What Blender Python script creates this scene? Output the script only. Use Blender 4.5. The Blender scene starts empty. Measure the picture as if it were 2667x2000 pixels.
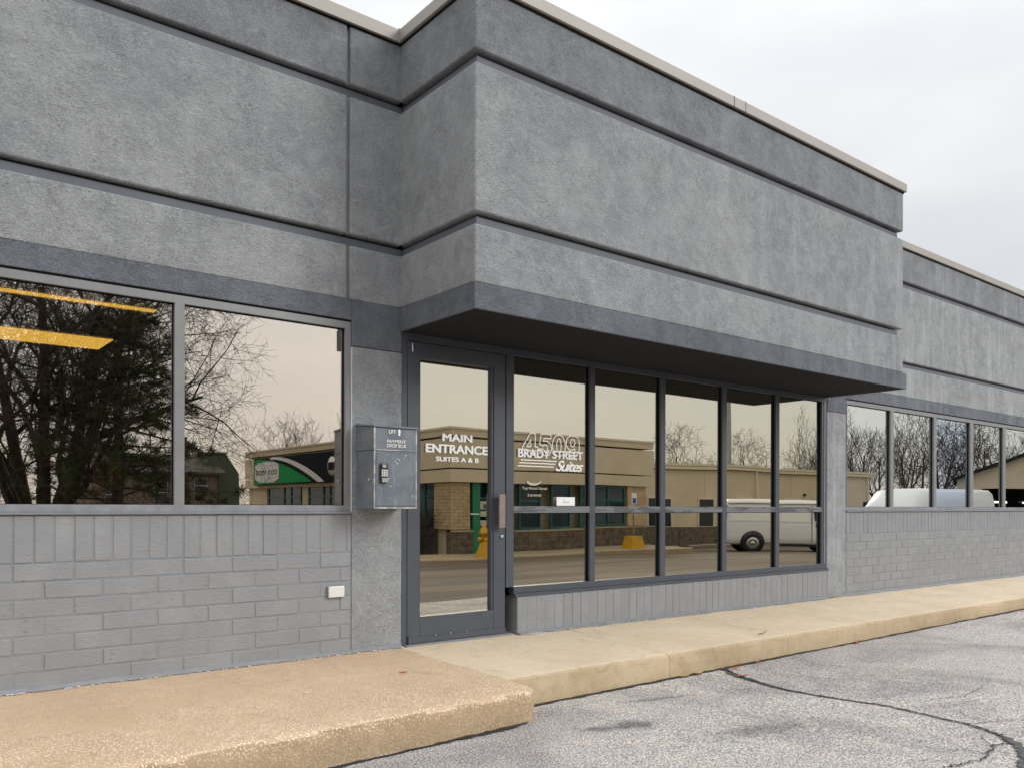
import bpy, bmesh, math, random
from mathutils import Vector, Matrix, noise
C = bpy.context.scene
COL = C.collection
R = math.radians
random.seed(7)

# ------------------------------------------------------------------ camera
cam_d = bpy.data.cameras.new('camera'); cam = bpy.data.objects.new('camera', cam_d); COL.objects.link(cam)
cam.location = (0, 0, 1.04)
cam.rotation_euler = (R(90), 0, R(-38.657))
cam.rotation_euler = (Matrix.Rotation(R(-38.657), 3, 'Z') @ Matrix.Rotation(R(90), 3, 'X') @ Matrix.Rotation(R(0.146), 3, 'Z')).to_euler()
cam_d.sensor_width = 36; cam_d.sensor_fit = 'HORIZONTAL'
cam_d.lens = 36 * 2150 / 2667
cam_d.shift_y = 317.9 / 2667
cam_d.clip_start = 0.05; cam_d.clip_end = 900
C.camera = cam

# ------------------------------------------------------------------ sky
SUN_EL, SUN_AZ = 27, 145          # azimuth measured clockwise from +Y (the building's back)
world = bpy.data.worlds.new('World'); C.world = world; world.use_nodes = True
wt = world.node_tree; wt.nodes.clear()
def WN(t, **k):
    n = wt.nodes.new(t)
    for a, b in k.items(): setattr(n, a, b)
    return n
out = WN('ShaderNodeOutputWorld'); mixs = WN('ShaderNodeMixShader')
b1 = WN('ShaderNodeBackground'); b2 = WN('ShaderNodeBackground')
sky = WN('ShaderNodeTexSky', sky_type='NISHITA', sun_disc=False, sun_elevation=R(SUN_EL), sun_rotation=R(SUN_AZ))
wt.links.new(sky.outputs[0], b1.inputs[0]); b1.inputs[1].default_value = 0.1
tc = WN('ShaderNodeTexCoord'); sep = WN('ShaderNodeSeparateXYZ'); wt.links.new(tc.outputs['Generated'], sep.inputs[0])
mp = WN('ShaderNodeMapping'); mp.inputs['Scale'].default_value = (1.0, 1.0, 3.2); wt.links.new(tc.outputs['Generated'], mp.inputs[0])
nz = WN('ShaderNodeTexNoise'); nz.inputs['Scale'].default_value = 1.6; nz.inputs['Detail'].default_value = 4; nz.inputs['Roughness'].default_value = .5
wt.links.new(mp.outputs[0], nz.inputs['Vector'])
rz = WN('ShaderNodeMapRange'); rz.inputs['From Min'].default_value = -0.02; rz.inputs['From Max'].default_value = 1.0
rz.inputs['To Min'].default_value = 0.64; rz.inputs['To Max'].default_value = 1.62
wt.links.new(sep.outputs[2], rz.inputs['Value'])
cl = WN('ShaderNodeMapRange'); cl.inputs['From Min'].default_value = .3; cl.inputs['From Max'].default_value = .7
cl.inputs['To Min'].default_value = .84; cl.inputs['To Max'].default_value = 1.06
wt.links.new(nz.outputs['Fac'], cl.inputs['Value'])
mul = WN('ShaderNodeMath', operation='MULTIPLY'); wt.links.new(rz.outputs[0], mul.inputs[0]); wt.links.new(cl.outputs[0], mul.inputs[1])
cr = WN('ShaderNodeValToRGB'); cr.color_ramp.elements[0].position = .35; cr.color_ramp.elements[0].color = (.955, .975, 1.0, 1)
cr.color_ramp.elements[1].position = .62; cr.color_ramp.elements[1].color = (1.0, .985, .955, 1)
wt.links.new(nz.outputs['Fac'], cr.inputs[0]); wt.links.new(cr.outputs[0], b2.inputs[0]); wt.links.new(mul.outputs[0], b2.inputs[1])
mixs.inputs[0].default_value = .9
wt.links.new(b1.outputs[0], mixs.inputs[1]); wt.links.new(b2.outputs[0], mixs.inputs[2]); wt.links.new(mixs.outputs[0], out.inputs[0])
sd = bpy.data.lights.new('sun', 'SUN'); sd.energy = 1.5; sd.angle = R(22); sd.color = (1, .965, .92)
sun = bpy.data.objects.new('sun', sd); COL.objects.link(sun)
dv = Vector((math.sin(R(SUN_AZ)) * math.cos(R(SUN_EL)), math.cos(R(SUN_AZ)) * math.cos(R(SUN_EL)), math.sin(R(SUN_EL))))
sun.rotation_euler = dv.to_track_quat('Z', 'Y').to_euler()
C.view_settings.view_transform = 'Standard'; C.view_settings.look = 'None'
C.view_settings.exposure = 0.08; C.view_settings.gamma = 1; C.view_settings.use_curve_mapping = False
C.cycles.max_bounces = 10; C.cycles.transparent_max_bounces = 12; C.cycles.glossy_bounces = 6
C.cycles.sample_clamp_indirect = 4

# ------------------------------------------------------------------ materials
class NT:
    def __init__(s, name):
        s.m = bpy.data.materials.new(name); s.m.use_nodes = True; s.t = s.m.node_tree
        s.b = s.t.nodes['Principled BSDF']; s.o = s.t.nodes['Material Output']
    def n(s, typ, **k):
        n = s.t.nodes.new(typ)
        for a, b in k.items(): setattr(n, a, b)
        return n
    def l(s, a, b): s.t.links.new(a, b)
    def coord(s, scale=(1, 1, 1), obj=None):
        g = s.n('ShaderNodeNewGeometry'); m = s.n('ShaderNodeMapping'); m.inputs['Scale'].default_value = scale
        s.l(g.outputs['Position'], m.inputs[0]); return m.outputs[0]
    def noise(s, scale, detail=3, rough=.55, dist=0, co=None):
        n = s.n('ShaderNodeTexNoise'); n.inputs['Scale'].default_value = scale; n.inputs['Detail'].default_value = detail
        n.inputs['Roughness'].default_value = rough; n.inputs['Distortion'].default_value = dist
        s.l(co if co is not None else s.coord(), n.inputs['Vector']); return n.outputs['Fac']
    def ramp(s, fac, stops):
        r = s.n('ShaderNodeValToRGB'); e = r.color_ramp.elements
        while len(e) < len(stops): e.new(.5)
        for i, (p, c) in enumerate(stops):
            e[i].position = p; e[i].color = (c[0], c[1], c[2], 1) if not isinstance(c, (int, float)) else (c, c, c, 1)
        s.l(fac, r.inputs[0]); return r.outputs[0]
    def mix(s, fac, a, b, mode='MIX'):
        m = s.n('ShaderNodeMix', data_type='RGBA', blend_type=mode)
        for idx, v in ((0, fac), (6, a), (7, b)):
            if isinstance(v, (int, float)): m.inputs[idx].default_value = v
            elif isinstance(v, tuple): m.inputs[idx].default_value = (*v[:3], 1)
            else: s.l(v, m.inputs[idx])
        return m.outputs[2]
    def bump(s, h, dist, strength=1):
        b = s.n('ShaderNodeBump'); b.inputs['Distance'].default_value = dist; b.inputs['Strength'].default_value = strength
        s.l(h, b.inputs['Height']); s.l(b.outputs[0], s.b.inputs['Normal']); return b
    def col(s, c):
        if isinstance(c, tuple): s.b.inputs['Base Color'].default_value = (*c, 1)
        else: s.l(c, s.b.inputs['Base Color'])
    def rough(s, v): s.b.inputs['Roughness'].default_value = v

def simple(name, c, rough=.6, metal=0, var=.12, scale=6, bump=None):
    t = NT(name)
    v = t.noise(scale, 4)
    k = t.ramp(v, [(.3, 1 - var), (.7, 1 + var * .6)])
    t.col(t.mix(1.0, c, k, 'MULTIPLY')); t.rough(rough); t.b.inputs['Metallic'].default_value = metal
    if bump: t.bump(t.noise(bump[0], 3), bump[1])
    return t.m

def eifs(name, c, light, streak=0):
    t = NT(name)
    big = t.noise(1.5, 6, .68, .3)
    mid = t.noise(7, 5, .62, .5)
    fine = t.noise(95, 3, .62, 1.6)
    cc = t.mix(t.ramp(big, [(.38, 0), (.66, 1)]), c, light)
    cc = t.mix(t.ramp(mid, [(.46, 0), (.60, .42)]), cc, tuple(min(1, x * 1.16) for x in light))
    cc = t.mix(t.ramp(t.noise(3.1, 6, .7, .8), [(.34, .5), (.47, 0)]), cc, tuple(x * .80 for x in c))
    # vertical weathering that runs down the wall, strongest at the far (right) end
    co = t.coord((5.5, 5.5, .55)); st = t.noise(1.0, 5, .62, .2, co)
    geo = t.n('ShaderNodeNewGeometry'); sx = t.n('ShaderNodeSeparateXYZ'); t.l(geo.outputs['Position'], sx.inputs[0])
    far = t.n('ShaderNodeMapRange'); far.inputs['From Min'].default_value = 4; far.inputs['From Max'].default_value = 11
    far.inputs['To Min'].default_value = .08; far.inputs['To Max'].default_value = .75; t.l(sx.outputs[0], far.inputs[0])
    sf = t.n('ShaderNodeMath', operation='MULTIPLY'); t.l(t.ramp(st, [(.5, 0), (.68, 1)]), sf.inputs[0]); t.l(far.outputs[0], sf.inputs[1])
    cc = t.mix(sf.outputs[0], cc, tuple(min(1, x * 1.35) for x in light))
    cc = t.mix(t.ramp(fine, [(.36, .55), (.46, 0)]), cc, tuple(x * .55 for x in c))
    w1 = t.ramp(t.noise(23, 2.5, .6, 1.5, t.coord((1, 1, 1.7))), [(.465, 0), (.498, 1), (.53, 0)]); mk = t.ramp(t.noise(5, 3, .6), [(.40, 0), (.60, 1)])
    wl = t.n('ShaderNodeMath', operation='MULTIPLY'); t.l(w1, wl.inputs[0]); t.l(mk, wl.inputs[1])
    wf = t.n('ShaderNodeMath', operation='MULTIPLY'); t.l(wl.outputs[0], wf.inputs[0]); wf.inputs[1].default_value = .85
    cc = t.mix(wf.outputs[0], cc, tuple(x * .45 for x in c))
    t.col(cc); t.rough(.88)
    h = t.n('ShaderNodeMath', operation='MULTIPLY_ADD'); t.l(t.noise(48, 4, .6, 1.8, t.coord((1, 1, 1.7))), h.inputs[0]); h.inputs[1].default_value = 1
    t.l(t.noise(14, 3), h.inputs[2])
    t.bump(h.outputs[0], .014, 1)
    return t.m

M = {}
M['eifs'] = eifs('grey_stucco', (.325, .343, .37), (.425, .445, .468))
M['eifs_top'] = eifs('grey_stucco_parapet', (.238, .253, .28), (.325, .342, .368))
M['eifs_band'] = eifs('slate_stucco_band', (.15, .165, .20), (.205, .225, .265))
M['groove'] = simple('slate_groove_shade', (.15, .165, .195), .7, var=.1, scale=3)  # groove colour darkened to carry the shade inside the recess
M['soffit'] = simple('charcoal_soffit', (.034, .0345, .039), .75, var=.06, scale=2)  # charcoal tone with the canopy's shade put into the colour
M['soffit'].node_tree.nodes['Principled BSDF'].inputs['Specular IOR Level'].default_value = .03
M['coping'] = simple('taupe_metal_coping', (.36, .335, .315), .5, .05, .05, 2)
M['frame'] = simple('grey_frame_paint', (.235, .243, .256), .34, 0, .1, 9)
M['frame_dark'] = simple('slate_frame_paint', (.075, .086, .108), .36, 0, .1, 7)
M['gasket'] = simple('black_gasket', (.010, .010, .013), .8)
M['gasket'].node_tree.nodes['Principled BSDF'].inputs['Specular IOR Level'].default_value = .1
M['sill'] = simple('pale_sill_paint', (.26, .275, .30), .35, 0, .2, 12)
M['white'] = simple('white_vinyl', (.93, .93, .92), .5, var=.02)
M['whiteplastic'] = simple('white_plastic', (.74, .74, .73), .35, var=.05)
M['steel'] = simple('brushed_steel', (.55, .55, .54), .3, .9, .08, 20)
M['bronze'] = simple('bronze_pull', (.30, .235, .21), .42, .5, .12, 30)
M['black'] = simple('black_plastic', (.02, .02, .022), .35)
M['rubber'] = simple('black_rubber', (.02, .02, .02), .8)

def brickmat():
    t = NT('grey_painted_brick')
    mid = t.noise(4, 4); oi = t.n('ShaderNodeObjectInfo')
    cc = t.mix(t.ramp(mid, [(.35, 0), (.7, 1)]), (.25, .262, .28), (.30, .313, .33))
    cc = t.mix(t.ramp(oi.outputs['Random'], [(0, 0), (1, .55)]), cc, (.24, .25, .266))
    co = t.coord((18, 18, 70)); pits = t.noise(1, 3, .6, 0, co)
    cc = t.mix(t.ramp(pits, [(.30, .7), (.36, 0)]), cc, (.16, .16, .16))
    t.col(cc); t.rough(.55)
    t.bump(t.noise(1.0, 4, .65, .5, t.coord((22, 22, 60))), .0035)
    return t.m
M['brick'] = brickmat()
M['mortar'] = simple('grey_painted_mortar', (.25, .262, .28), .6, bump=(40, .003))

def speck(name, base, dark, light, sc, rough=.85, warm=None):
    t = NT(name)
    v = t.n('ShaderNodeTexVoronoi'); v.inputs['Scale'].default_value = sc; t.l(t.coord(), v.inputs['Vector'])
    big = t.noise(1.1, 5, .6, .6); mid = t.noise(5, 4, .6)
    cc = t.mix(t.ramp(v.outputs['Distance'], [(.18, 1), (.42, 0)]), base, light)
    return t, v, big, mid, cc

def asphalt():
    t = NT('weathered_asphalt')
    g = t.noise(88, 3.5, .75, .3); g2 = t.noise(24, 4, .75); big = t.noise(.95, 5, .62, .5); mid = t.noise(3.6, 4, .6)
    cc = t.ramp(g, [(.41, (.13, .128, .14)), (.49, (.42, .41, .41)), (.56, (1.0, .97, .95))])
    cc = t.mix(1.0, cc, (1.0, .965, .935), 'MULTIPLY')
    c2 = t.ramp(g2, [(.36, (.25, .248, .26)), (.66, (.66, .635, .61))])
    cc = t.mix(.30, cc, c2)
    cc = t.mix(t.ramp(big, [(.38, .62), (.56, 0)]), cc, t.mix(1.0, cc, (.50, .50, .54), 'MULTIPLY'))
    cc = t.mix(t.ramp(mid, [(.50, 0), (.72, .5)]), cc, t.mix(1.0, cc, (1.35, 1.24, 1.10), 'MULTIPLY'))
    # oily, darker patch near the curb corner
    geo = t.n('ShaderNodeNewGeometry')
    for (px, py, rx, ry, f) in ((3.55, 3.38, .75, .26, .85), (4.05, 2.85, 1.1, .3, .6), (4.2, 3.72, .8, .10, .6)):
        m = t.n('ShaderNodeMapping', vector_type='TEXTURE'); m.inputs['Location'].default_value = (px, py, -.25); m.inputs['Scale'].default_value = (rx, ry, 1)
        m.inputs['Rotation'].default_value = (0, 0, R(-14))
        t.l(geo.outputs['Position'], m.inputs[0]); ln = t.n('ShaderNodeVectorMath', operation='LENGTH'); t.l(m.outputs[0], ln.inputs[0])
        a = t.n('ShaderNodeMath', operation='ADD'); t.l(ln.outputs['Value'], a.inputs[0])
        s2 = t.n('ShaderNodeMath', operation='MULTIPLY'); t.l(t.noise(7, 4, .7), s2.inputs[0]); s2.inputs[1].default_value = 1.1; t.l(s2.outputs[0], a.inputs[1])
        cc = t.mix(t.ramp(a.outputs[0], [(.62, f), (1.45, 0)]), cc, t.mix(1.0, cc, (.26, .27, .31), 'MULTIPLY'))
    t.col(cc); t.rough(.9)
    t.bump(g, .008)
    return t.m
M['asphalt'] = asphalt()
def asphalt2():
    t = NT('dark_brown_asphalt')
    g = t.noise(30, 3, .7); big = t.noise(.35, 5, .6, .8, t.coord((.35, 1.6, 1)))
    cc = t.mix(t.ramp(big, [(.35, 0), (.65, 1)]), (.075, .058, .043), (.21, .165, .118))
    t.col(t.mix(1.0, cc, t.ramp(g, [(.3, .75), (.7, 1.2)]), 'MULTIPLY')); t.rough(.85); return t.m
M['asphalt2'] = asphalt2()
def concrete(name, a, b, spk=None):
    t = NT(name)
    big = t.noise(1.6, 5, .6); mid = t.noise(14, 4, .6); f = t.noise(160, 3, .6)
    cc = t.mix(t.ramp(big, [(.35, 0), (.68, 1)]), a, b)
    cc = t.mix(t.ramp(mid, [(.45, 0), (.8, .4)]), cc, tuple(x * .78 for x in a))
    cc = t.mix(t.ramp(t.noise(3.3, 5, .7, 1.2), [(.56, 0), (.74, .5)]), cc, tuple(x * .62 for x in a))
    cc = t.mix(t.ramp(t.noise(45, 2, .5), [(.70, 0), (.76, .7)]), cc, tuple(x * .4 for x in a))
    cc = t.mix(1.0, cc, t.ramp(f, [(.3, .84), (.7, 1.1)]), 'MULTIPLY')
    if spk:
        v = t.n('ShaderNodeTexVoronoi'); v.inputs['Scale'].default_value = 95; v.inputs['Randomness'].default_value = 1; t.l(t.coord(), v.inputs['Vector'])
        sel = t.n('ShaderNodeSeparateColor'); t.l(v.outputs['Color'], sel.inputs[0])
        where = t.noise(2.1, 4, .65)
        # the worn front edge shows more bare pebbles than the part next to the wall
        geo = t.n('ShaderNodeNewGeometry'); sy = t.n('ShaderNodeSeparateXYZ'); t.l(geo.outputs['Position'], sy.inputs[0])
        yy = t.n('ShaderNodeMapRange'); yy.inputs['From Min'].default_value = 4.75; yy.inputs['From Max'].default_value = 3.8
        yy.inputs['To Min'].default_value = -.13; yy.inputs['To Max'].default_value = .14; t.l(sy.outputs[1], yy.inputs[0])
        ad = t.n('ShaderNodeMath', operation='ADD'); t.l(where, ad.inputs[0]); t.l(yy.outputs[0], ad.inputs[1])
        zz = t.n('ShaderNodeMapRange'); zz.inputs['From Min'].default_value = -.075; zz.inputs['From Max'].default_value = -.13
        zz.inputs['To Min'].default_value = 1; zz.inputs['To Max'].default_value = .35; t.l(sy.outputs[2], zz.inputs[0])
        pk = t.n('ShaderNodeMath', operation='MULTIPLY'); t.l(t.ramp(sel.outputs[0], [(.48, 0), (.56, 1)]), pk.inputs[0]); t.l(t.ramp(v.outputs['Distance'], [(.3, 1), (.52, 0)]), pk.inputs[1])
        pk2 = t.n('ShaderNodeMath', operation='MULTIPLY'); t.l(pk.outputs[0], pk2.inputs[0]); t.l(t.ramp(ad.outputs[0], [(.36, .12), (.66, .95)]), pk2.inputs[1])
        pk3 = t.n('ShaderNodeMath', operation='MULTIPLY'); t.l(pk2.outputs[0], pk3.inputs[0]); t.l(zz.outputs[0], pk3.inputs[1])
        cc = t.mix(pk3.outputs[0], cc, spk)
        t.bump(v.outputs['Distance'], .004, -1 if False else .6)
    else: t.bump(f, .002)
    t.col(cc); t.rough(.85); return t.m
M['walk'] = concrete('cream_concrete', (.70, .575, .415), (.80, .675, .505))
M['curb'] = concrete('brown_curb_concrete', (.45, .345, .215), (.60, .475, .31))  # darker, browner concrete for the curb face
M['pebble'] = concrete('exposed_aggregate', (.59, .43, .285), (.68, .515, .35), (.99, .86, .70))
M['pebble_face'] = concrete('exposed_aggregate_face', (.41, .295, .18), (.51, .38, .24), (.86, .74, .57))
M['tar'] = simple('tar_sealant', (.022, .022, .024), .7, bump=(40, .004))
M['crackfill'] = simple('crack_filler', (.085, .088, .092), .6, var=.3, scale=20, bump=(50, .003))
M['joint'] = simple('joint_shadow_dirt', (.20, .155, .10), .9)

def glass(name, tint, tr=(.10, .09, .06), wave=.0011, sc=1.7):
    t = NT(name); t.t.nodes.remove(t.b)
    g = t.n('ShaderNodeBsdfGlossy'); g.inputs['Color'].default_value = (*tint, 1); g.inputs['Roughness'].default_value = .0
    tp = t.n('ShaderNodeBsdfTransparent'); tp.inputs['Color'].default_value = (*tr, 1)
    b = t.n('ShaderNodeBump'); b.inputs['Distance'].default_value = wave; b.inputs['Strength'].default_value = 1
    h = t.noise(sc, .6, .3, 0, t.coord((1.0, 1.0, 1.25)))
    t.l(h, b.inputs['Height']); t.l(b.outputs[0], g.inputs['Normal'])
    a = t.n('ShaderNodeAddShader'); t.l(g.outputs[0], a.inputs[0]); t.l(tp.outputs[0], a.inputs[1]); t.l(a.outputs[0], t.o.inputs[0])
    return t.m
M['glass_l'] = glass('bronze_mirror_glass_wide', (.575, .54, .515), (.42, .40, .33), .0004, .9)
M['glass_s'] = glass('bronze_mirror_glass_entrance', (.575, .55, .475), (.20, .19, .16), .0014, .9)
M['glass_r'] = glass('grey_mirror_glass', (.64, .65, .635), (.18, .18, .18), .0014, .9)
M['glass_b'] = glass('blue_mirror_glass', (.52, .57, .635), (.15, .17, .2), .0014, .9)

def peeled():
    t = NT('peeling_rail_paint')
    a = t.noise(1.0, 4, .6, 0, t.coord((2.2, 2.2, 14)))
    cc = t.mix(t.ramp(a, [(.49, 0), (.505, 1)]), (.10, .105, .118), (.18, .19, .205)); t.col(cc); t.rough(.38); return t.m
M['peel'] = peeled()
def slate_box():
    t = NT('chalky_slate_paint')
    a = t.noise(5, 5, .65, .4); b = t.noise(26, 4, .7); st = t.noise(1, 4, .6, 0, t.coord((40, 40, 5)))
    cc = t.mix(t.ramp(a, [(.35, 0), (.7, 1)]), (.115, .14, .178), (.185, .215, .255))
    cc = t.mix(t.ramp(b, [(.70, 0), (.76, .6)]), cc, (.62, .67, .72))
    cc = t.mix(t.ramp(st, [(.58, 0), (.72, .4)]), cc, (.40, .45, .51))
    t.col(cc); t.rough(.4); return t.m
M['box'] = slate_box()
def box_edge():
    t = NT('worn_beige_edge')
    a = t.noise(16, 4, .65)
    t.col(t.mix(t.ramp(a, [(.42, 0), (.6, 1)]), (.27, .30, .33), (.62, .58, .50))); t.rough(.5); return t.m
M['boxedge'] = box_edge()

# ------------------------------------------------------------------ helpers
def tag(o, label=None, cat=None, group=None, kind=None):
    if label: o['label'] = label
    if cat: o['category'] = cat
    if group: o['group'] = group
    if kind: o['kind'] = kind
    return o
def empty(name, loc, label=None, cat=None, group=None, kind=None):
    o = bpy.data.objects.new(name, None); COL.objects.link(o); o.location = loc
    o.empty_display_size = .1
    return tag(o, label, cat, group, kind)
def rootloc(p):
    v = Vector((0, 0, 0))
    while p is not None: v += p.location; p = p.parent
    return v
def link(name, me, mat, parent=None):
    o = bpy.data.objects.new(name, me); COL.objects.link(o)
    if mat is not None and not me.materials: me.materials.append(mat)
    o.parent = parent
    return o
def from_data(name, vs, fs, mat, parent=None, smooth=False):
    off = rootloc(parent)
    me = bpy.data.meshes.new(name)
    me.from_pydata([tuple(Vector(v) - off) for v in vs], [], fs); me.update()
    if smooth: me.polygons.foreach_set('use_smooth', [True] * len(me.polygons))
    return link(name, me, mat, parent)
def from_bm(name, bm, mat, parent=None, smooth=False):
    off = rootloc(parent); bmesh.ops.translate(bm, verts=bm.verts, vec=-off)
    bmesh.ops.recalc_face_normals(bm, faces=bm.faces)
    me = bpy.data.meshes.new(name); bm.to_mesh(me); bm.free()
    if smooth: me.polygons.foreach_set('use_smooth', [True] * len(me.polygons))
    return link(name, me, mat, parent)
def addbox(bm, x0, x1, y0, y1, z0, z1, bev=0, seg=1, mi=0):
    vs = [bm.verts.new((x, y, z)) for x in (x0, x1) for y in (y0, y1) for z in (z0, z1)]
    f = [(0, 1, 3, 2), (4, 6, 7, 5), (0, 4, 5, 1), (2, 3, 7, 6), (0, 2, 6, 4), (1, 5, 7, 3)]
    fs = [bm.faces.new([vs[i] for i in q]) for q in f]
    for q in fs: q.material_index = mi
    if bev:
        es = {e for q in fs for e in q.edges}
        bmesh.ops.bevel(bm, geom=list(es), offset=bev, segments=seg, affect='EDGES', profile=.5)
def box(name, x0, x1, y0, y1, z0, z1, mat, parent=None, bev=0.0, seg=1):
    bm = bmesh.new(); addbox(bm, x0, x1, y0, y1, z0, z1, bev, seg)
    return from_bm(name, bm, mat, parent)
def addprism(bm, pts, axis, a, b):
    """pts: 2D outline; axis 'x','y','z' is the extrusion axis from a to b"""
    def P(p, t): return {'x': (t, p[0], p[1]), 'y': (p[0], t, p[1]), 'z': (p[0], p[1], t)}[axis]
    A = [bm.verts.new(P(p, a)) for p in pts]; B = [bm.verts.new(P(p, b)) for p in pts]
    bm.faces.new(A); bm.faces.new(B[::-1])
    n = len(pts)
    for i in range(n): bm.faces.new((A[i], B[i], B[(i + 1) % n], A[(i + 1) % n]))
def prism(name, pts, axis, a, b, mat, parent=None, bev=0):
    bm = bmesh.new(); addprism(bm, pts, axis, a, b)
    if bev: bmesh.ops.bevel(bm, geom=list(bm.edges), offset=bev, segments=2, affect='EDGES', profile=.5)
    return from_bm(name, bm, mat, parent)
def addtube(bm, pts, rad, n=6):
    rings = []
    for i, p in enumerate(pts):
        p = Vector(p); d = (Vector(pts[min(i + 1, len(pts) - 1)]) - Vector(pts[max(i - 1, 0)])).normalized()
        u = d.orthogonal().normalized(); w = d.cross(u); r = rad[i] if isinstance(rad, (list, tuple)) else rad
        rings.append([bm.verts.new(p + (u * math.cos(2 * math.pi * k / n) + w * math.sin(2 * math.pi * k / n)) * r) for k in range(n)])
    for a, b in zip(rings, rings[1:]):
        for k in range(n): bm.faces.new((a[k], a[(k + 1) % n], b[(k + 1) % n], b[k]))
    bm.faces.new(rings[0][::-1]); bm.faces.new(rings[-1])
def addlathe(bm, prof, cx, cy, n=16, axis='z', cz=0):
    rings = []
    for r, h in prof:
        ring = []
        for k in range(n):
            a = 2 * math.pi * k / n
            if axis == 'z': p = (cx + r * math.cos(a), cy + r * math.sin(a), h)
            elif axis == 'y': p = (cx + r * math.cos(a), h, cz + r * math.sin(a))
            else: p = (h, cy + r * math.cos(a), cz + r * math.sin(a))
            ring.append(bm.verts.new(p))
        rings.append(ring)
    for a, b in zip(rings, rings[1:]):
        for k in range(n): bm.faces.new((a[k], a[(k + 1) % n], b[(k + 1) % n], b[k]))
    bm.faces.new(rings[0][::-1]); bm.faces.new(rings[-1])
def lathe(name, prof, cx, cy, mat, parent=None, n=16, axis='z', cz=0, smooth=True):
    bm = bmesh.new(); addlathe(bm, prof, cx, cy, n, axis, cz); return from_bm(name, bm, mat, parent, smooth)
def copy_tree(o, parent=None):
    c = o.copy(); COL.objects.link(c); c.parent = parent
    for ch in list(o.children): copy_tree(ch, c)
    return c
def text_mesh(s, bold=0.0, shear=0.0, outline=0.0, spacing=1.0, ext=.0):
    cu = bpy.data.curves.new('t', 'FONT'); cu.body = s; cu.size = 1; cu.offset = bold; cu.shear = shear
    cu.space_character = spacing; cu.resolution_u = 6
    if outline: cu.fill_mode = 'NONE'; cu.bevel_depth = outline; cu.bevel_resolution = 1
    ob = bpy.data.objects.new('t', cu); COL.objects.link(ob)
    dg = bpy.context.evaluated_depsgraph_get(); dg.update()
    me = bpy.data.meshes.new_from_object(ob.evaluated_get(dg)); bpy.data.objects.remove(ob); bpy.data.curves.remove(cu)
    return me
def text(name, s, x0, x1, z0, z1, y, mat, parent, bold=0.0, shear=0.0, outline=0.0, spacing=1.0, plane='y-', fat=0.0):
    """lettering fitted into a rectangle. plane 'y-': faces -Y, reads along +X.  'x-': faces -X, reads along -Y"""
    me = text_mesh(s, bold, shear, outline, spacing)
    if fat:                                                        # widen the strokes: the same flat letters laid side by side
        bm = bmesh.new()
        for k, (dx, dy) in enumerate(((0, 0), (-1, 0), (1, 0), (-.5, .45), (.5, -.45), (-.5, -.45), (.5, .45))):
            t_ = me.copy()
            for v in t_.vertices: v.co += Vector((dx * fat, dy * fat, .03 * k))
            bm.from_mesh(t_); bpy.data.meshes.remove(t_)
        bm.to_mesh(me); bm.free()
    xs = [v.co.x for v in me.vertices]; ys = [v.co.y for v in me.vertices]
    ax, bx, ay, by = min(xs), max(xs), min(ys), max(ys)
    off = rootloc(parent)
    for v in me.vertices:
        h = (v.co.x - ax) / (bx - ax); k = (v.co.y - ay) / (by - ay)
        a = x0 + h * (x1 - x0); z = z0 + k * (z1 - z0); d = v.co.z * .02
        v.co = (Vector((a, y - d, z)) if plane == 'y-' else Vector((y - d, a, z))) - off
    return link(name, me, mat, parent)

# ================================================================== GROUND
def gz(x, y):
    z = -.2497 + .0022 * (min(max(x, -5), 16) - 2.8)
    z -= .030 * max(0, 1 - y) if y > -12 else .030 * 13
    z -= .020 * min(max(0, x - 16), 14)
    return z
def sheet(name, xs, ys, mat, dz=0.0, kind='structure', zf=gz, amp=0):
    vs = []; nx = len(xs)
    for y in ys:
        for x in xs: vs.append((x, y, zf(x, y) + dz + (amp * (noise.noise((x * .8, y * .8, 3)) + .4 * noise.noise((x * 3, y * 3, 5))) if amp else 0)))
    fs = [(j * nx + i, j * nx + i + 1, (j + 1) * nx + i + 1, (j + 1) * nx + i) for j in range(len(ys) - 1) for i in range(nx - 1)]
    o = from_data(name, vs, fs, mat, None, True); return tag(o, kind=kind)
def rng(a, b, s):
    n = max(1, round((b - a) / s)); return [a + (b - a) * i / n for i in range(n + 1)]
soil = simple('winter_grass', (.13, .115, .065), .95, var=.4, scale=1.5)
sheet('ground', [-250, -60, -30, -12, 0, 16, 30, 60, 120, 250], [-250, -120, -60, -30, -12, 1, 12, 40, 250], soil, -.10)
sheet('parking_lot', rng(-4, 16, .5) + rng(16, 30, 2)[1:], rng(1.3, 4.3, .3), M['asphalt'], 0, amp=.004)
sheet('far_lot', [-8, 0, 5, 10, 16, 20, 25, 30, 40, 52], [-24, -18, -12, -9, -6, -3, -1, 1, 1.301], M['asphalt2'], -.004)  # same lot; the mirrored ground's dark brown look is put into its colour

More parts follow.
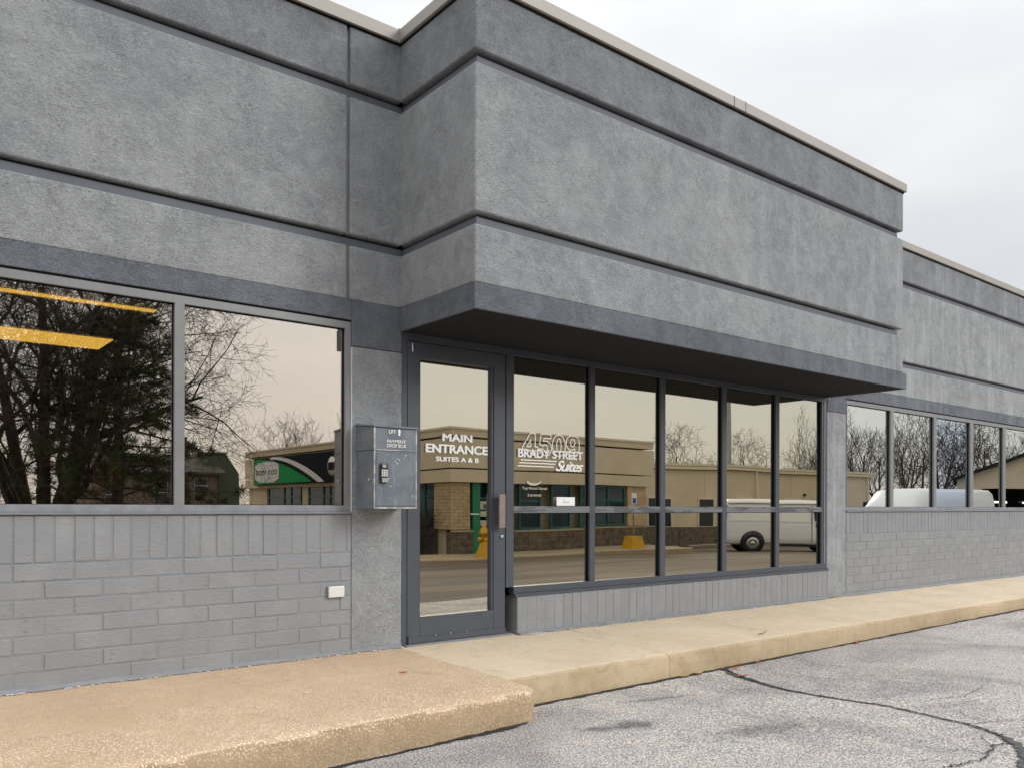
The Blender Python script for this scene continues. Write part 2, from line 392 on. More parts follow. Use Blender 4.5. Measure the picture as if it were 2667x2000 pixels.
WALL, FRONT, XC, XE, XE2 = 5.274, 4.3375, 3.156, 8.884, 8.962
def sw(x, y): return -.0045 * (x - 2.8) - .044 * (WALL - y)
walk = empty('sidewalk', (3, 4.6, 0), kind='structure')
K = 4.093
joints = [3.12, 4.79, 6.335, 8.02, 9.60, 11.15, 12.7, 14.25, 15.8, 17.3]
def slab(x0, x1, y0=K, y1=5.45, g=.0035):
    """one poured bay with its integral curb face; small tooled arris along the edges"""
    x0 += g; x1 -= g; n = 10
    prof = [(y1, .0), (y0 + .035, 0), (y0 + .015, -.004), (y0 + .003, -.016), (y0, -.035), (y0 - .004, -.09), (y0 - .006, -.30)]
    vs = []; fs = []
    for i in range(n + 1):
        x = x0 + (x1 - x0) * i / n
        e = .003 if i in (0, n) else 0
        for k, (y, dz) in enumerate(prof):
            j = .004 * noise.noise((x * 3, k * 2.1, 1)) if k > 0 else 0
            vs.append((x, y + j, (sw(x, max(y, y0)) + dz) if k < 6 else -.42))
            if k < 5: vs[-1] = (vs[-1][0], vs[-1][1], vs[-1][2] - e)
    m = len(prof)
    for i in range(n):
        for k in range(m - 1): fs.append((i * m + k, (i + 1) * m + k, (i + 1) * m + k + 1, i * m + k + 1))
    fs.append(tuple(range(m))); fs.append(tuple(n * m + k for k in range(m))[::-1])
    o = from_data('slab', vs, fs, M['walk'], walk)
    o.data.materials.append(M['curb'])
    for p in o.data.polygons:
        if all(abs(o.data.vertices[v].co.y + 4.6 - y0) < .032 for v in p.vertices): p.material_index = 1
    return o
for a, b in zip(joints, joints[1:]): slab(a, b)
base = box('joint_bed', 3.14, 17.2, K + .02, 5.4, -.4, -.155, M['joint'], walk)

# the raised exposed-aggregate bay on the left, with a worn round nose
pad = empty('aggregate_walk', (1.5, 4.4, 0), kind='structure')
def pad_mesh():
    outline = []   # front edge then round corner then right side: (x, y)
    def fy(x): return 3.735 + .022 * max(0, x) if x > -1 else 3.713
    for x in rng(-3.5, 3.05, .07): outline.append((x, fy(x) - 0.02))
    cx_, cy_, r = 3.12, fy(3.0) - .02 + .15, .15
    for k in range(1, 10):
        a = -math.pi / 2 + k * math.pi / 20; outline.append((cx_ + r * math.cos(a), cy_ + r * math.sin(a)))
    for y in rng(cy_, 5.44, .1)[1:]: outline.append((3.27 - .09 * max(0, (y - 4.0)) / 1.3 + .004 * math.sin(y * 9), y))
    pf = [(0.07, 0.0), (.032, -.002), (.013, -.008), (.003, -.022), (0, -.046), (-.004, -.09), (-.002, -.13), (.0, -.17), (.0, -.30)]
    vs = []; fs = []; m = len(pf)
    for i, (x, y) in enumerate(outline):
        a = Vector(outline[max(i - 1, 0)]); b = Vector(outline[min(i + 1, len(outline) - 1)]); d = (b - a).normalized(); nrm = Vector((-d.y, d.x))
        for k, (inn, dz) in enumerate(pf):
            w = (.006 + .014 * (k in (2, 3, 4))) * noise.noise((x * 13, y * 13, k * 1.3)) + .012 * noise.noise((x * 1.7, y * 1.7, 2))
            if k == 0: w *= 0
            q = Vector((x, y)) + nrm * (inn + w)
            z = (-.0419 * (WALL - q.y) + dz + (.003 * noise.noise((x * 9, y * 9, 7)) if 0 < k < 5 else 0)) if k < m - 1 else -.42
            vs.append((q.x, q.y, z))
    for i in range(len(outline) - 1):
        for k in range(m - 1): fs.append((i * m + k, (i + 1) * m + k, (i + 1) * m + k + 1, i * m + k + 1))
    # top: fan strips back to the wall
    nf = len(rng(-3.5, 2.98, .09)); base_i = len(vs)
    inner = [i * m for i in range(len(outline))]
    vs.append((-3.5, 5.44, -.0419 * (WALL - 5.44)))
    fs.append(tuple([base_i] + inner))
    return vs, fs
v_, f_ = pad_mesh()
o = from_data('slab', v_, f_, M['pebble'], pad, False)
bm = bmesh.new(); bm.from_mesh(o.data)
big_f = max(bm.faces, key=lambda f: len(f.verts))
up_ = big_f.normal.z > 0
if not up_: big_f.normal_flip()
for f in bm.faces:
    if f is not big_f and f.calc_center_median().z > -.09 and abs(f.normal.z) > .5 and f.normal.z < 0: 
        for g_ in bm.faces:
            if g_ is not big_f: g_.normal_flip()
        break
bm.to_mesh(o.data); bm.free()
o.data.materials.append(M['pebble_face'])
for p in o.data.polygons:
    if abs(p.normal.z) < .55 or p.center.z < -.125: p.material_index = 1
    if len(p.vertices) < 8: p.use_smooth = True

# tar-filled seam where the curb meets the asphalt, and the cracks
def ribbon(name, pts, w, mat, dz=.004, jit=.006, sub=8, kind='structure', zf=gz):
    P = []
    for a, b in zip(pts, pts[1:]):
        for k in range(sub): P.append((a[0] + (b[0] - a[0]) * k / sub, a[1] + (b[1] - a[1]) * k / sub, a[2] + (b[2] - a[2]) * k / sub if len(a) > 2 else w))
    P.append((*pts[-1][:2], pts[-1][2] if len(pts[-1]) > 2 else w))
    vs = []; fs = []
    for i, (x, y, ww) in enumerate(P):
        d = Vector((P[min(i + 1, len(P) - 1)][0] - P[max(i - 1, 0)][0], P[min(i + 1, len(P) - 1)][1] - P[max(i - 1, 0)][1])).normalized(); n_ = Vector((-d.y, d.x))
        j = random.uniform(-jit, jit); h = max(.0015, ww * random.uniform(.6, 1.4) / 2)
        vs += [(x + n_.x * (h + j), y + n_.y * (h + j), zf(x, y) + dz), (x - n_.x * (h - j), y - n_.y * (h - j), zf(x, y) + dz)]
    for i in range(len(P) - 1): fs.append((2 * i, 2 * i + 1, 2 * i + 3, 2 * i + 2))
    return tag(from_data(name, vs, fs, mat), kind=kind)
ribbon('curb_seam', [(3.15, 4.075, .045), (4.5, 4.068, .035), (6, 4.066, .045), (8, 4.062, .03), (11, 4.06, .04), (17, 4.06, .03)], .03, M['tar'], .006, .008, 26)
ribbon('curb_seam', [(-3.4, 3.675, .03), (0.5, 3.68, .02), (1.6, 3.712, .03), (2.6, 3.742, .035), (3.0, 3.755, .05), (3.14, 3.80, .05), (3.19, 3.92, .04), (3.2, 4.06, .05)], .03, M['tar'], .006, .008, 20)
ribbon('asphalt_crack', [(5.39, 4.04, .05), (5.28, 3.9, .06), (5.221, 3.705, .05), (5.15, 3.5, .04), (5.123, 3.318, .034), (5.13, 3.1, .03), (5.163, 2.91, .024), (5.222, 2.628, .018), (5.183, 2.368, .015), (5.157, 2.133, .018), (5.073, 1.933, .02)], .04, M['crackfill'], .005, .006, 7)
ribbon('asphalt_crack', [(5.38, 4.03, .02), (5.25, 3.8, .014), (5.16, 3.5, .01), (5.12, 3.3, .008), (5.16, 2.9, .009), (5.22, 2.62, .01), (5.18, 2.37, .011), (5.155, 2.13, .014), (5.07, 1.93, .016)], .01, M['tar'], .008, .012, 12)
ribbon('asphalt_crack', [(5.07, 1.93, .012), (4.917, 1.816, .012), (4.8, 1.85, .01), (4.686, 1.823, .012), (4.5, 1.78, .010), (4.325, 1.826, .012), (4.145, 1.857, .01), (3.9, 1.80, .01)], .01, M['tar'], .006, .014, 12)
ribbon('asphalt_crack', [(5.07, 1.93, .03), (4.98, 1.82, .055), (4.86, 1.72, .06), (4.70, 1.66, .045), (4.5, 1.60, .03)], .05, M['crackfill'], .005, .012, 8)
ribbon('asphalt_crack', [(5.16, 2.13, .008), (5.34, 2.06, .006), (5.51, 1.956, .006), (5.8, 1.9, .006)], .006, M['tar'], .006, .01, 10)
ribbon('asphalt_crack', [(5.07, 1.93, .006), (5.16, 1.80, .005), (5.10, 1.66, .006), (5.2, 1.5, .006)], .006, M['tar'], .006, .012, 10)
ribbon('asphalt_crack', [(4.62, 1.82, .005), (4.6, 1.92, .006), (4.5, 1.98, .005)], .006, M['tar'], .006, .01, 8)

for pts_ in ([(4.98, 1.98, .005), (4.88, 1.93, .006), (4.80, 1.85, .007)], [(5.8, 1.9, .005), (5.6, 1.80, .006), (5.35, 1.78, .006), (5.16, 1.80, .005)], [(5.45, 2.3, .004), (5.34, 2.2, .005), (5.34, 2.06, .006)],
             [(4.69, 1.83, .006), (4.72, 1.72, .005), (4.66, 1.62, .006)], [(4.33, 1.83, .005), (4.28, 1.95, .004), (4.12, 2.0, .003)], [(5.6, 2.55, .004), (5.9, 2.45, .005), (6.3, 2.5, .004)]):
    ribbon('asphalt_crack', pts_, .006, M['tar'], .0065, .012, 10)
# ================================================================== THE OFFICE BUILDING
B = empty('office_building', (3.2, 5.274, 0), 'grey stucco and painted brick office building with mirrored windows and a deep entrance canopy', 'building')
ZS, ZB, G1B, G1T, G2B, G2T, ZCB, ZCT, ZBB, ZWH = 2.323, 2.495, 2.876, 2.960, 3.930, 4.017, 4.441, 4.53, 2.171, 2.352
XL, XR = -3.6, 17.5
TH = .32
GD = .045
def panel(x0, x1, y0, y1, z0, z1, m, bev=.008, name='wall_panel'): return box(name, x0, x1, y0, y1, z0, z1, M[m], B, bev)
# left wing, split at the vertical joint
for xa, xb in ((XL, 2.722), (2.746, XC + .05)):
    panel(xa, xb, WALL, WALL + TH, ZB, G1B, 'eifs')
    panel(xa, xb, WALL, WALL + TH, G1T, G2B, 'eifs')
    panel(xa, xb, WALL, WALL + TH, G2T, ZCB + .03, 'eifs_top')
for za, zb in ((ZB + .001, G1B - .002), (G1T + .002, G2B - .002), (G2T + .002, ZCB)):
    box('joint_backing', 2.70, 2.77, WALL + .026, WALL + .2, za, zb, M['mortar'], B)
for za, zb in ((G1B, G1T), (G2B, G2T)):
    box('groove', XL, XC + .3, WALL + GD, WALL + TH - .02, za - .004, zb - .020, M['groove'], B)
    box('groove_shade_slot', XL, XC + .3, WALL + GD + .05, WALL + TH - .02, zb - .0198, zb + .01, M['gasket'], B)  # slot backed in black to paint the shade under the panel above
panel(XL, 2.7613, WALL - .001, WALL + TH, ZWH, ZB - .001, 'eifs_band', .003, 'lintel_band')
panel(2.7623, 3.172, WALL - .001, WALL + TH, ZBB, ZB - .001, 'eifs_band', .003, 'lintel_band')
# right wing
panel(XE - .3, XR, WALL, WALL + TH, ZB, G1B, 'eifs'); panel(XE - .3, XR, WALL, WALL + TH, G1T, G2B, 'eifs'); panel(XE - .3, XR, WALL, WALL + TH, G2T, ZCB + .03, 'eifs_top')
for za, zb in ((G1B, G1T), (G2B, G2T)):
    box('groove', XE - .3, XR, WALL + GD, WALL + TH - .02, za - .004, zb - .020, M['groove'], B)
    box('groove_shade_slot', XE - .3, XR, WALL + GD + .05, WALL + TH - .02, zb - .0198, zb + .01, M['gasket'], B)
panel(9.398, XR, WALL - .001, WALL + TH, ZWH, ZB - .001, 'eifs_band', .003, 'lintel_band')
panel(8.975, 9.397, WALL - .001, WALL + TH, ZBB, ZB - .001, 'eifs_band', .003, 'lintel_band')
# projecting canopy: stacked rings of panels with recessed grooves between
YB = WALL + .25
panel(XC, XE, FRONT, YB, ZB, G1B, 'eifs'); panel(XC, XE, FRONT, YB, G1T, G2B, 'eifs'); panel(XC, XE, FRONT, YB, G2T, ZCB + .03, 'eifs_top')
for za, zb in ((G1B, G1T), (G2B, G2T)):
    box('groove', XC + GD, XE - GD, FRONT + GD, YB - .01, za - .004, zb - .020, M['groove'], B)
    box('groove_shade_slot', XC + GD + .05, XE - GD - .05, FRONT + GD + .05, YB - .01, zb - .0198, zb + .01, M['gasket'], B)
# hollow skirt below: front, left and right fascia round the soffit
panel(XC, XE2, FRONT - .002, FRONT + .016, ZS, ZB - .001, 'eifs_band', .004, 'fascia_band')
panel(XC, XC + .016, FRONT + .017, WALL - .003, ZS, ZB - .001, 'eifs_band', .004, 'fascia_band')
panel(XE2 - .016, XE2, FRONT + .017, WALL - .003, ZS, ZB - .001, 'eifs_band', .004, 'fascia_band')
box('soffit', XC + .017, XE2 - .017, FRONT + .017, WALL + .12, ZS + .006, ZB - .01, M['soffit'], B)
# piers
panel(2.7655, 3.176, WALL + .002, WALL + .3, -.05, ZBB - .004, 'eifs', .004, 'pier')
panel(8.972, 9.392, WALL + .002, WALL + .3, -.10, ZBB - .004, 'eifs', .004, 'pier')
# coping in lengths, with lapped joints and cover plates
def cope(x0, x1, y0, y1, name='coping'):
    bm = bmesh.new(); addbox(bm, x0, x1, y0, y1, ZCB, ZCT, .004)
    return from_bm(name, bm, M['coping'], B)
YCL = WALL - .028; YCF = FRONT - .028
for a, b in ((XL, -.6), (-.597, 1.9), (1.903, XC - .028)): cope(a, b, YCL, WALL + .2)
box('coping_lip', XL, XC - .03, YCL - .004, YCL + .02, ZCB - .006, ZCB + .008, M['coping'], B)
cope(XC - .028, XC + .2, YCF + .235, WALL + .2)
for a, b in ((XC - .028, 5.86), (5.863, XE + .028)): cope(a, b, YCF, YCF + .23)
cope(XE - .2, XE + .028, YCF + .235, WALL + .2)
for xj in (5.86, 6.02): box('cover_plate', xj - .0015, xj + .0015, YCF - .003, YCF + .1, ZCB - .002, ZCT + .002, M['groove'], B)
box('cover_plate', XC - .034, XC - .022, YCL - .006, YCL + .002, ZCB - .012, ZCT + .006, M['coping'], B)
for a, b in ((XE + .03, 13.2), (13.203, XR)): cope(a, b, YCL, WALL + .2)
box('drip_shade_strip', XL, XC - .001, WALL - .006, WALL + .1, ZCB - .02, ZCB - .001, M['gasket'], B)  # solid black strips painted in for the shade under the coping
box('drip_shade_strip', XC - .005, XE + .005, FRONT - .006, WALL + .1, ZCB - .018, ZCB - .001, M['gasket'], B)
box('drip_shade_strip', XE + .006, XR, WALL - .006, WALL + .1, ZCB - .018, ZCB - .001, M['gasket'], B)
# core so that no light comes through
box('roof_deck', XL, XR, WALL + TH + .002, 14, 3.9, 4.2, M['groove'], B)
box('roof_deck', XC + .06, XE - .06, FRONT + .06, WALL + .4, 4.25, 4.44, M['groove'], B)

# ---------------- brickwork: every brick its own piece
CRS, BL, BH = .1016, .3048, .0925
def brick_mesh(l, h, d=.09, bev=.004, seed=0):
    bm = bmesh.new(); addbox(bm, -l / 2, l / 2, 0, d, -h / 2, h / 2, bev)
    me = bpy.data.meshes.new('brick'); bmesh.ops.recalc_face_normals(bm, faces=bm.faces); bm.to_mesh(me); bm.free(); me.materials.append(M['brick']); return me
cache = {}
def brick(x0, x1, z0, z1, parent, y=None, name='brick'):
    l, h = round(x1 - x0, 3), round(z1 - z0, 3)
    if (l, h) not in cache: cache[(l, h)] = brick_mesh(l, h)
    o = bpy.data.objects.new(name, cache[(l, h)]); COL.objects.link(o); o.parent = parent
    o.location = Vector(((x0 + x1) / 2, (y if y is not None else WALL) + random.uniform(-.002, .002), (z0 + z1) / 2)) - rootloc(parent)
    o.rotation_euler = (random.uniform(-.004, .004), random.uniform(-.003, .003), random.uniform(-.004, .004))
    return o
def brick_field(x0, x1, ztop, zsold, ncourse, phase, zlow, sph=0):
    w = box('mortar_bed', x0, x1, WALL + .0032, WALL + .2, zlow - .15, ztop, M['mortar'], B)
    J = .009
    for c in range(ncourse):
        zt = zsold - c * CRS; zb = zt - BH
        x = x0 + (phase if c % 2 else phase - BL / 2) - BL
        while x < x1:
            a, b = max(x, x0 + .002), min(x + BL - J, x1 - .003)
            if b - a > .04: brick(a, b, zb, zt, w)
            x += BL
    x = x0 + .004 + sph
    while x < x1 - .02:
        b = min(x + CRS - J, x1 - .003); brick(max(x, x0 + .002), b, zsold + J, ztop - .002, w, name='soldier_brick'); x += CRS
    return w
brick_field(-.6, 2.761, .985, .7085, 7, .23, -.05, -.0274)
box('wall_end', XL, -.603, WALL + .003, WALL + .2, -.3, .985, M['mortar'], B)
brick_field(9.396, 15.6, .985, .7085, 7, .18, -.12)
box('wall_end', 15.603, XR, WALL + .003, WALL + .2, -.4, .985, M['mortar'], B)
# low soldier wall under the entrance windows
YKW = 5.255
kw = box('mortar_bed', 4.262, 8.968, YKW + .0025, YKW + .2, -.2, .299, M['mortar'], B)
x = 4.266
while x < 8.95:
    brick(x, min(x + CRS - .006, 8.966), .012 - .0045 * (x - 2.8), .297, kw, YKW, 'soldier_brick'); x += CRS
# painted skirt where wall meets the walk
def skirt(x0, x1, yw, w=.022):
    vs = []; fs = []; n = int((x1 - x0) / .05)
    for i in range(n + 1):
        x = x0 + (x1 - x0) * i / n; ww = w * (1 + .6 * noise.noise((x * 4, 0, 3)) + .4 * random.uniform(-1, 1))
        zf = sw(x, yw) if x > 3.15 else -.0419 * (WALL - yw)
        vs += [(x, yw + .02, zf + .030 + .006 * noise.noise((x * 3, 1, 1))), (x, yw - .004, zf + .022 + .006 * noise.noise((x * 5, 1, 1))), (x, yw - ww - .006, (sw(x, yw - ww) if x > 3.15 else -.0419 * (WALL - yw + ww)) + .004)]
    for i in range(n):
        for k in range(2): fs.append((3 * i + k, 3 * i + 3 + k, 3 * i + 4 + k, 3 * i + 1 + k))
    return from_data('base_skirt', vs, fs, M['mortar'], B)
skirt(-3, 3.17, WALL); skirt(4.25, 8.97, YKW, .035); skirt(8.96, XR, WALL, .03)
chips = bmesh.new()
for _ in range(520):
    k = random.random()
    if k < .35: x = random.uniform(.2, 3.17); y = WALL - .035 - abs(random.gauss(0, .012)); z = -.0419 * (WALL - y)
    elif k < .8: x = 4.25 + abs(random.gauss(0, 1.6)) ; y = YKW - .045 - abs(random.gauss(0, .012)); z = sw(x, y)
    else: x = random.uniform(8.9, 14); y = WALL - .05 - abs(random.gauss(0, .01)); z = sw(x, y)
    if x > 8.9 and y > WALL: continue
    s = random.uniform(.004, .013); a = random.uniform(0, 6.28)
    p = [chips.verts.new((x + s * random.uniform(.6, 1.5) * math.cos(a + q), y + s * .6 * math.sin(a + q), z + .005 + random.uniform(0, .004))) for q in (0, 1.4, 2.9, 4.4)]
    chips.faces.new(p)
me_ = from_bm('paint_flake', chips, M['white'], None); tag(me_, 'white flakes of peeled paint lying along the foot of the grey wall', 'paint flakes', kind='stuff')

# ---------------- windows
YG = 5.312
def pane(x0, x1, z0, z1, mat, parent, tilt=(0, 0)):
    bm = bmesh.new(); addbox(bm, x0, x1, YG, YG + .006, z0, z1)
    o = from_bm('pane', bm, mat, parent)
    if tilt != (0, 0):
        c = Vector(((x0 + x1) / 2, YG, (z0 + z1) / 2)) - rootloc(parent)
        for v in o.data.vertices: v.co -= c
        o.location = c; o.rotation_euler = (R(tilt[0]), 0, R(tilt[1]))
    return o
def window(x0, x1, zf0, zf1, mulls, mats, tilts, mw=.062, fm='frame', yf=5.278, head=.05, foot=.045):
    w = box('window', x0, x1, yf + .002, yf + .075, zf1 - head, zf1, M[fm], B, .0015)          # head frame carries the rest
    box('sill_rail', x0, x1, yf - .001, yf + .075, zf0, zf0 + foot, M['sill'] if fm == 'frame' else M[fm], w, .002)
    for (a, b) in mulls: box('mullion', a, b, yf, yf + .07, zf0 + foot - .001, zf1 - head + .001, M[fm], w, .002)
    for i in range(len(mulls) - 1):
        a, b = mulls[i][1], mulls[i + 1][0]
        for g in ((a, a + .005, zf0 + foot, zf1 - head), (b - .005, b, zf0 + foot, zf1 - head), (a + .0052, b - .0052, zf1 - head - .006, zf1 - head), (a + .0052, b - .0052, zf0 + foot, zf0 + foot + .004)):
            box('gasket', g[0], g[1], YG - .010, YG + .004, g[2], g[3], M['gasket'], w)
        pane(a + .002, b - .002, zf0 + foot - .004, zf1 - head + .004, M[mats[i]], w, tilts[i])
    return w
# wide windows left
window(XL, 2.758, 1.000, 2.338, [(XL, XL + .05), (-1.25, -1.19), (1.554, 1.615), (2.716, 2.758)], ['glass_l'] * 3, [(0, 0), (0, 0), (.03, .05)])
box('sill_cap', XL, 2.765, WALL - .018, WALL + .06, .9865, 1.0, M['frame'], B, .002)
box('head_gap', XL, 2.757, 5.285, WALL + .2, 2.3385, 2.3515, M['gasket'], B)
box('jamb_caulk', 2.7585, 2.7645, WALL - .004, WALL + .03, .99, 2.16, M['whiteplastic'], B)
# right ribbon window
rm = [(9.400, 9.425), (10.478, 10.569), (11.691, 11.783), (12.853, 12.97), (14.039, 14.142), (15.24, 15.34), (16.44, 16.54)]
window(9.398, XR, 1.000, 2.338, [(a + .01, b) for a, b in rm] + [(XR - .05, XR)], ['glass_r', 'glass_r', 'glass_b', 'glass_r', 'glass_r', 'glass_r', 'glass_r'],
       [(0, 0), (.02, .0), (0, .03), (.02, -.02), (0, 0), (0, 0), (0, 0)])
box('sill_cap', 9.397, XR, WALL - .018, WALL + .06, .9865, 1.0, M['frame'], B, .002)
box('head_gap', 9.399, XR, 5.285, WALL + .2, 2.3385, 2.3515, M['gasket'], B)
# entrance storefront beside the door
sf = [(4.161, 4.242), (5.105, 5.17), (6.040, 6.111), (6.995, 7.066), (7.938, 8.006), (8.860, 8.968)]
yf = 5.278
win = box('window', 4.161, 8.968, yf + .002, yf + .075, 2.274, ZS + .005, M['frame_dark'], B, .0015)
box('sill_rail', 4.243, 8.968, yf - .001, yf + .075, .324, .380, M['frame_dark'], win, .002)
box('sill_cap', 4.236, 8.971, YKW - .007, yf + .05, .2995, .3235, M['frame_dark'], win, .002)
tl = [(-.02, .0), (.03, .02), (.0, -.02), (.04, .0), (-.02, .02)]
for (a, b) in sf: box('mullion', a, b, yf, yf + .07, .3795, 2.275, M['frame_dark'], win, .002)
for i in range(5):
    a, b = sf[i][1], sf[i + 1][0]
    box('transom_rail', a, b, yf + .001, yf + .07, .986, 1.043, M['peel'], win, .0015)
    for z0, z1 in ((.3805, .985), (1.044, 2.2735)):
        box('gasket', a, a + .005, YG - .012, YG + .004, z0, z1, M['gasket'], win); box('gasket', b - .005, b, YG - .012, YG + .004, z0, z1, M['gasket'], win)
        box('gasket', a + .0052, b - .0052, YG - .010, YG + .004, z1 - .005, z1, M['gasket'], win)
        pane(a + .002, b - .002, z0 - .003, z1 + .003, M['glass_s'], win, (tl[i][0] + (.05 if z0 < .5 else 0), tl[i][1]))
box('mullion', 8.905, 8.925, yf - .006, yf + .002, .38, 2.27, M['frame'], win, .001)
# lettering on the first entrance pane
DX = [4.355, 4.518, 4.527, 4.677, 4.683, 4.833, 4.843, 4.998]
YT = 5.3035
def smooth(p, n=2):
    for _ in range(n):
        q = []
        for a, b in zip(p, p[1:] + p[:1]): q += [(a[0] * .75 + b[0] * .25, a[1] * .75 + b[1] * .25), (a[0] * .25 + b[0] * .75, a[1] * .25 + b[1] * .75)]
        p = q
    return p
def ell(cx, cy, rx, ry_, n=36): return [(cx + rx * math.cos(2 * math.pi * k / n), cy + ry_ * math.sin(2 * math.pi * k / n)) for k in range(n)]
DIG = {'4': [[(0, .20), (0, .37), (.50, 1), (.83, 1), (.83, .37), (1, .37), (1, .20), (.83, .20), (.83, 0), (.50, 0), (.50, .20)], [(.28, .37), (.53, .37), (.53, .70)]],
       '5': [[(.09, .50), (.19, 1), (.93, 1), (.93, .80), (.40, .80), (.37, .655)] + [(.55, .68), (.76, .64), (.91, .53), (.98, .35), (.93, .17), (.78, .04), (.52, -.01), (.26, .03), (.09, .13), (.02, .28), (.31, .30), (.37, .20), (.50, .16), (.62, .20), (.68, .33), (.63, .45), (.50, .50), (.41, .48), (.36, .44)]],
       '0': [ell(.5, .5, .5, .51), ell(.5, .5, .17, .33)],
       '9': [smooth([(.03, .24), (.10, .07), (.42, -.03), (.80, .04), (.99, .30), (1.02, .66), (.90, .95), (.50, 1.04), (.12, .96), (-.03, .66), (.10, .38), (.40, .30), (.68, .42), (.62, .22), (.50, .16), (.38, .18), (.33, .27)]), ell(.49, .67, .17, .18)]}
def outline_digit(ch, x0, x1, z0, z1, w=.0043):
    vs, fs = [], []
    for k_, loop in enumerate(DIG[ch]):
        P = [Vector((x0 + a * (x1 - x0), z0 + b * (z1 - z0))) for a, b in loop]; n = len(P); b0 = len(vs)
        for i in range(n):
            d1 = (P[i] - P[i - 1]).normalized(); d2 = (P[(i + 1) % n] - P[i]).normalized()
            n1 = Vector((-d1.y, d1.x)); n2 = Vector((-d2.y, d2.x)); m_ = (n1 + n2); m_ = m_.normalized() * min(2.2, 1 / max(.35, m_.normalized().dot(n1)))
            for sgn in (1, -1):
                q = P[i] + m_ * w * sgn; vs.append((q.x, YT - .0008, q.y))
        for i in range(n): j = (i + 1) % n; fs.append((b0 + 2 * i, b0 + 2 * i + 1, b0 + 2 * j + 1, b0 + 2 * j))
    return from_data('outlined_digit', vs, fs, M['white'], win)
for ch_, a_, b_ in (('4', DX[0], DX[1]), ('5', DX[2], DX[3]), ('0', DX[4], DX[5]), ('9', DX[6], DX[7])): outline_digit(ch_, a_, b_, 1.474, 1.655)
text('lettering', 'BRADY STREET', 4.300, 5.040, 1.449, 1.521, YT - .003, M['white'], win, bold=0, fat=.045)
for k, (a, b, z) in enumerate(((4.335, 4.735, 1.428), (4.316, 4.718, 1.4035), (4.300, 4.700, 1.378))):
    box('stripe', a, b, YT - .001, YT, z - .0042, z + .0042, M['white'], win)
text('lettering', 'Suites', 4.718, 5.046, 1.345, 1.437, YT - .001, M['white'], win, bold=0, shear=.45, spacing=.86, fat=.028)
M['gold'] = simple('faded_gold_vinyl', (.55, .50, .38), .5)
text('lettering', 'Top Notch Dental', 4.352, 4.625, 1.176, 1.204, YT, M['gold'], win, bold=.01)
text('lettering', 'Lounge', 4.415, 4.56, 1.118, 1.150, YT, M['gold'], win, bold=.008)
sw_pts = []
for k in range(15):
    a = R(200 + k * 150 / 14); sw_pts.append((4.475 + .085 * math.cos(a), 1.262 + .046 * math.sin(a)))
for k in range(14, -1, -1):
    a = R(200 + k * 150 / 14); sw_pts.append((4.480 + .075 * math.cos(a), 1.270 + .034 * math.sin(a)))
prism('emblem', sw_pts, 'y', YT, YT + .001, M['gold'], win)
pp = box('paper_notice', 4.722, 4.935, 5.290, 5.2915, 1.047, 1.122, M['white'], win)
M['blueink'] = simple('pale_blue_ink', (.35, .52, .75), .6)
for k, (a, b) in enumerate(((4.80, 4.82), (4.79, 4.87))): box('print_line', a, b, 5.2893, 5.2899, 1.092 - k * .018, 1.099 - k * .018, M['blueink'], pp)

# ---------------- the door
jm = box('door_frame', 3.178, 3.222, yf, yf + .07, -.02, ZS + .005, M['frame_dark'], B, .002)
box('door_head', 3.223, 4.160, yf + .001, yf + .07, 2.272, ZS + .005, M['frame_dark'], jm, .002)
box('threshold', 3.20, 4.20, 5.245, 5.36, -.02, .010, M['frame'], jm, .003)
door = box('door', 3.226, 3.336, yf - .001, yf + .05, .018, 2.266, M['frame_dark'], B, .002)
box('door_stile', 4.034, 4.150, yf - .001, yf + .05, .018, 2.266, M['frame_dark'], door, .002)
box('bottom_rail', 3.3365, 4.0335, yf, yf + .05, .018, .208, M['frame_dark'], door, .002)
box('top_rail', 3.3365, 4.0335, yf, yf + .05, 2.150, 2.266, M['frame_dark'], door, .002)
box('glazing_bead', 4.016, 4.034, yf + .008, yf + .04, .21, 2.148, M['frame_dark'], door)
box('glazing_bead', 3.3365, 3.342, yf + .008, yf + .04, .21, 2.148, M['gasket'], door)
box('door_sweep', 3.235, 4.150, yf - .012, yf - .002, .012, .058, M['frame_dark'], door, .002)
box('door_sweep', 3.228, 3.245, yf - .02, yf - .002, .004, .075, M['frame_dark'], door, .002)
for xx in (3.47, 3.61, 3.76): lathe('screw', [(.001, yf - .016), (.006, yf - .0155), (.006, yf - .012)], xx, 0, M['steel'], door, 8, 'y', .063)
pane(3.343, 4.030, .209, 2.149, M['glass_s'], door, (0.0, -.02))
h_ = box('door_handle', 4.050, 4.113, 5.222, 5.236, .866, 1.139, M['bronze'], door, .003)
box('handle_post', 4.072, 4.092, 5.237, yf - .0015, .90, .93, M['bronze'], h_); box('handle_post', 4.072, 4.092, 5.237, yf - .0015, 1.08, 1.11, M['bronze'], h_)
lathe('lock_cylinder', [(.019, yf - .0015), (.019, yf - .010), (.013, yf - .014), (.011, yf - .018)], 4.113, 0, M['steel'], door, 20, 'y', .797)
lathe('hinge', [(.008, 2.185), (.009, 2.19), (.009, 2.25), (.006, 2.256)], 3.262, yf - .012, M['steel'], door, 10)
text('lettering', 'MAIN', 3.552, 3.838, 1.543, 1.601, YT, M['white'], door, bold=0, fat=.048)
text('lettering', 'ENTRANCE', 3.400, 3.992, 1.450, 1.505 + .013, YT, M['white'], door, bold=0, fat=.048)
text('lettering', 'SUITES A & B', 3.492, 3.902, 1.386, 1.422, YT, M['white'], door, bold=0, fat=.045)

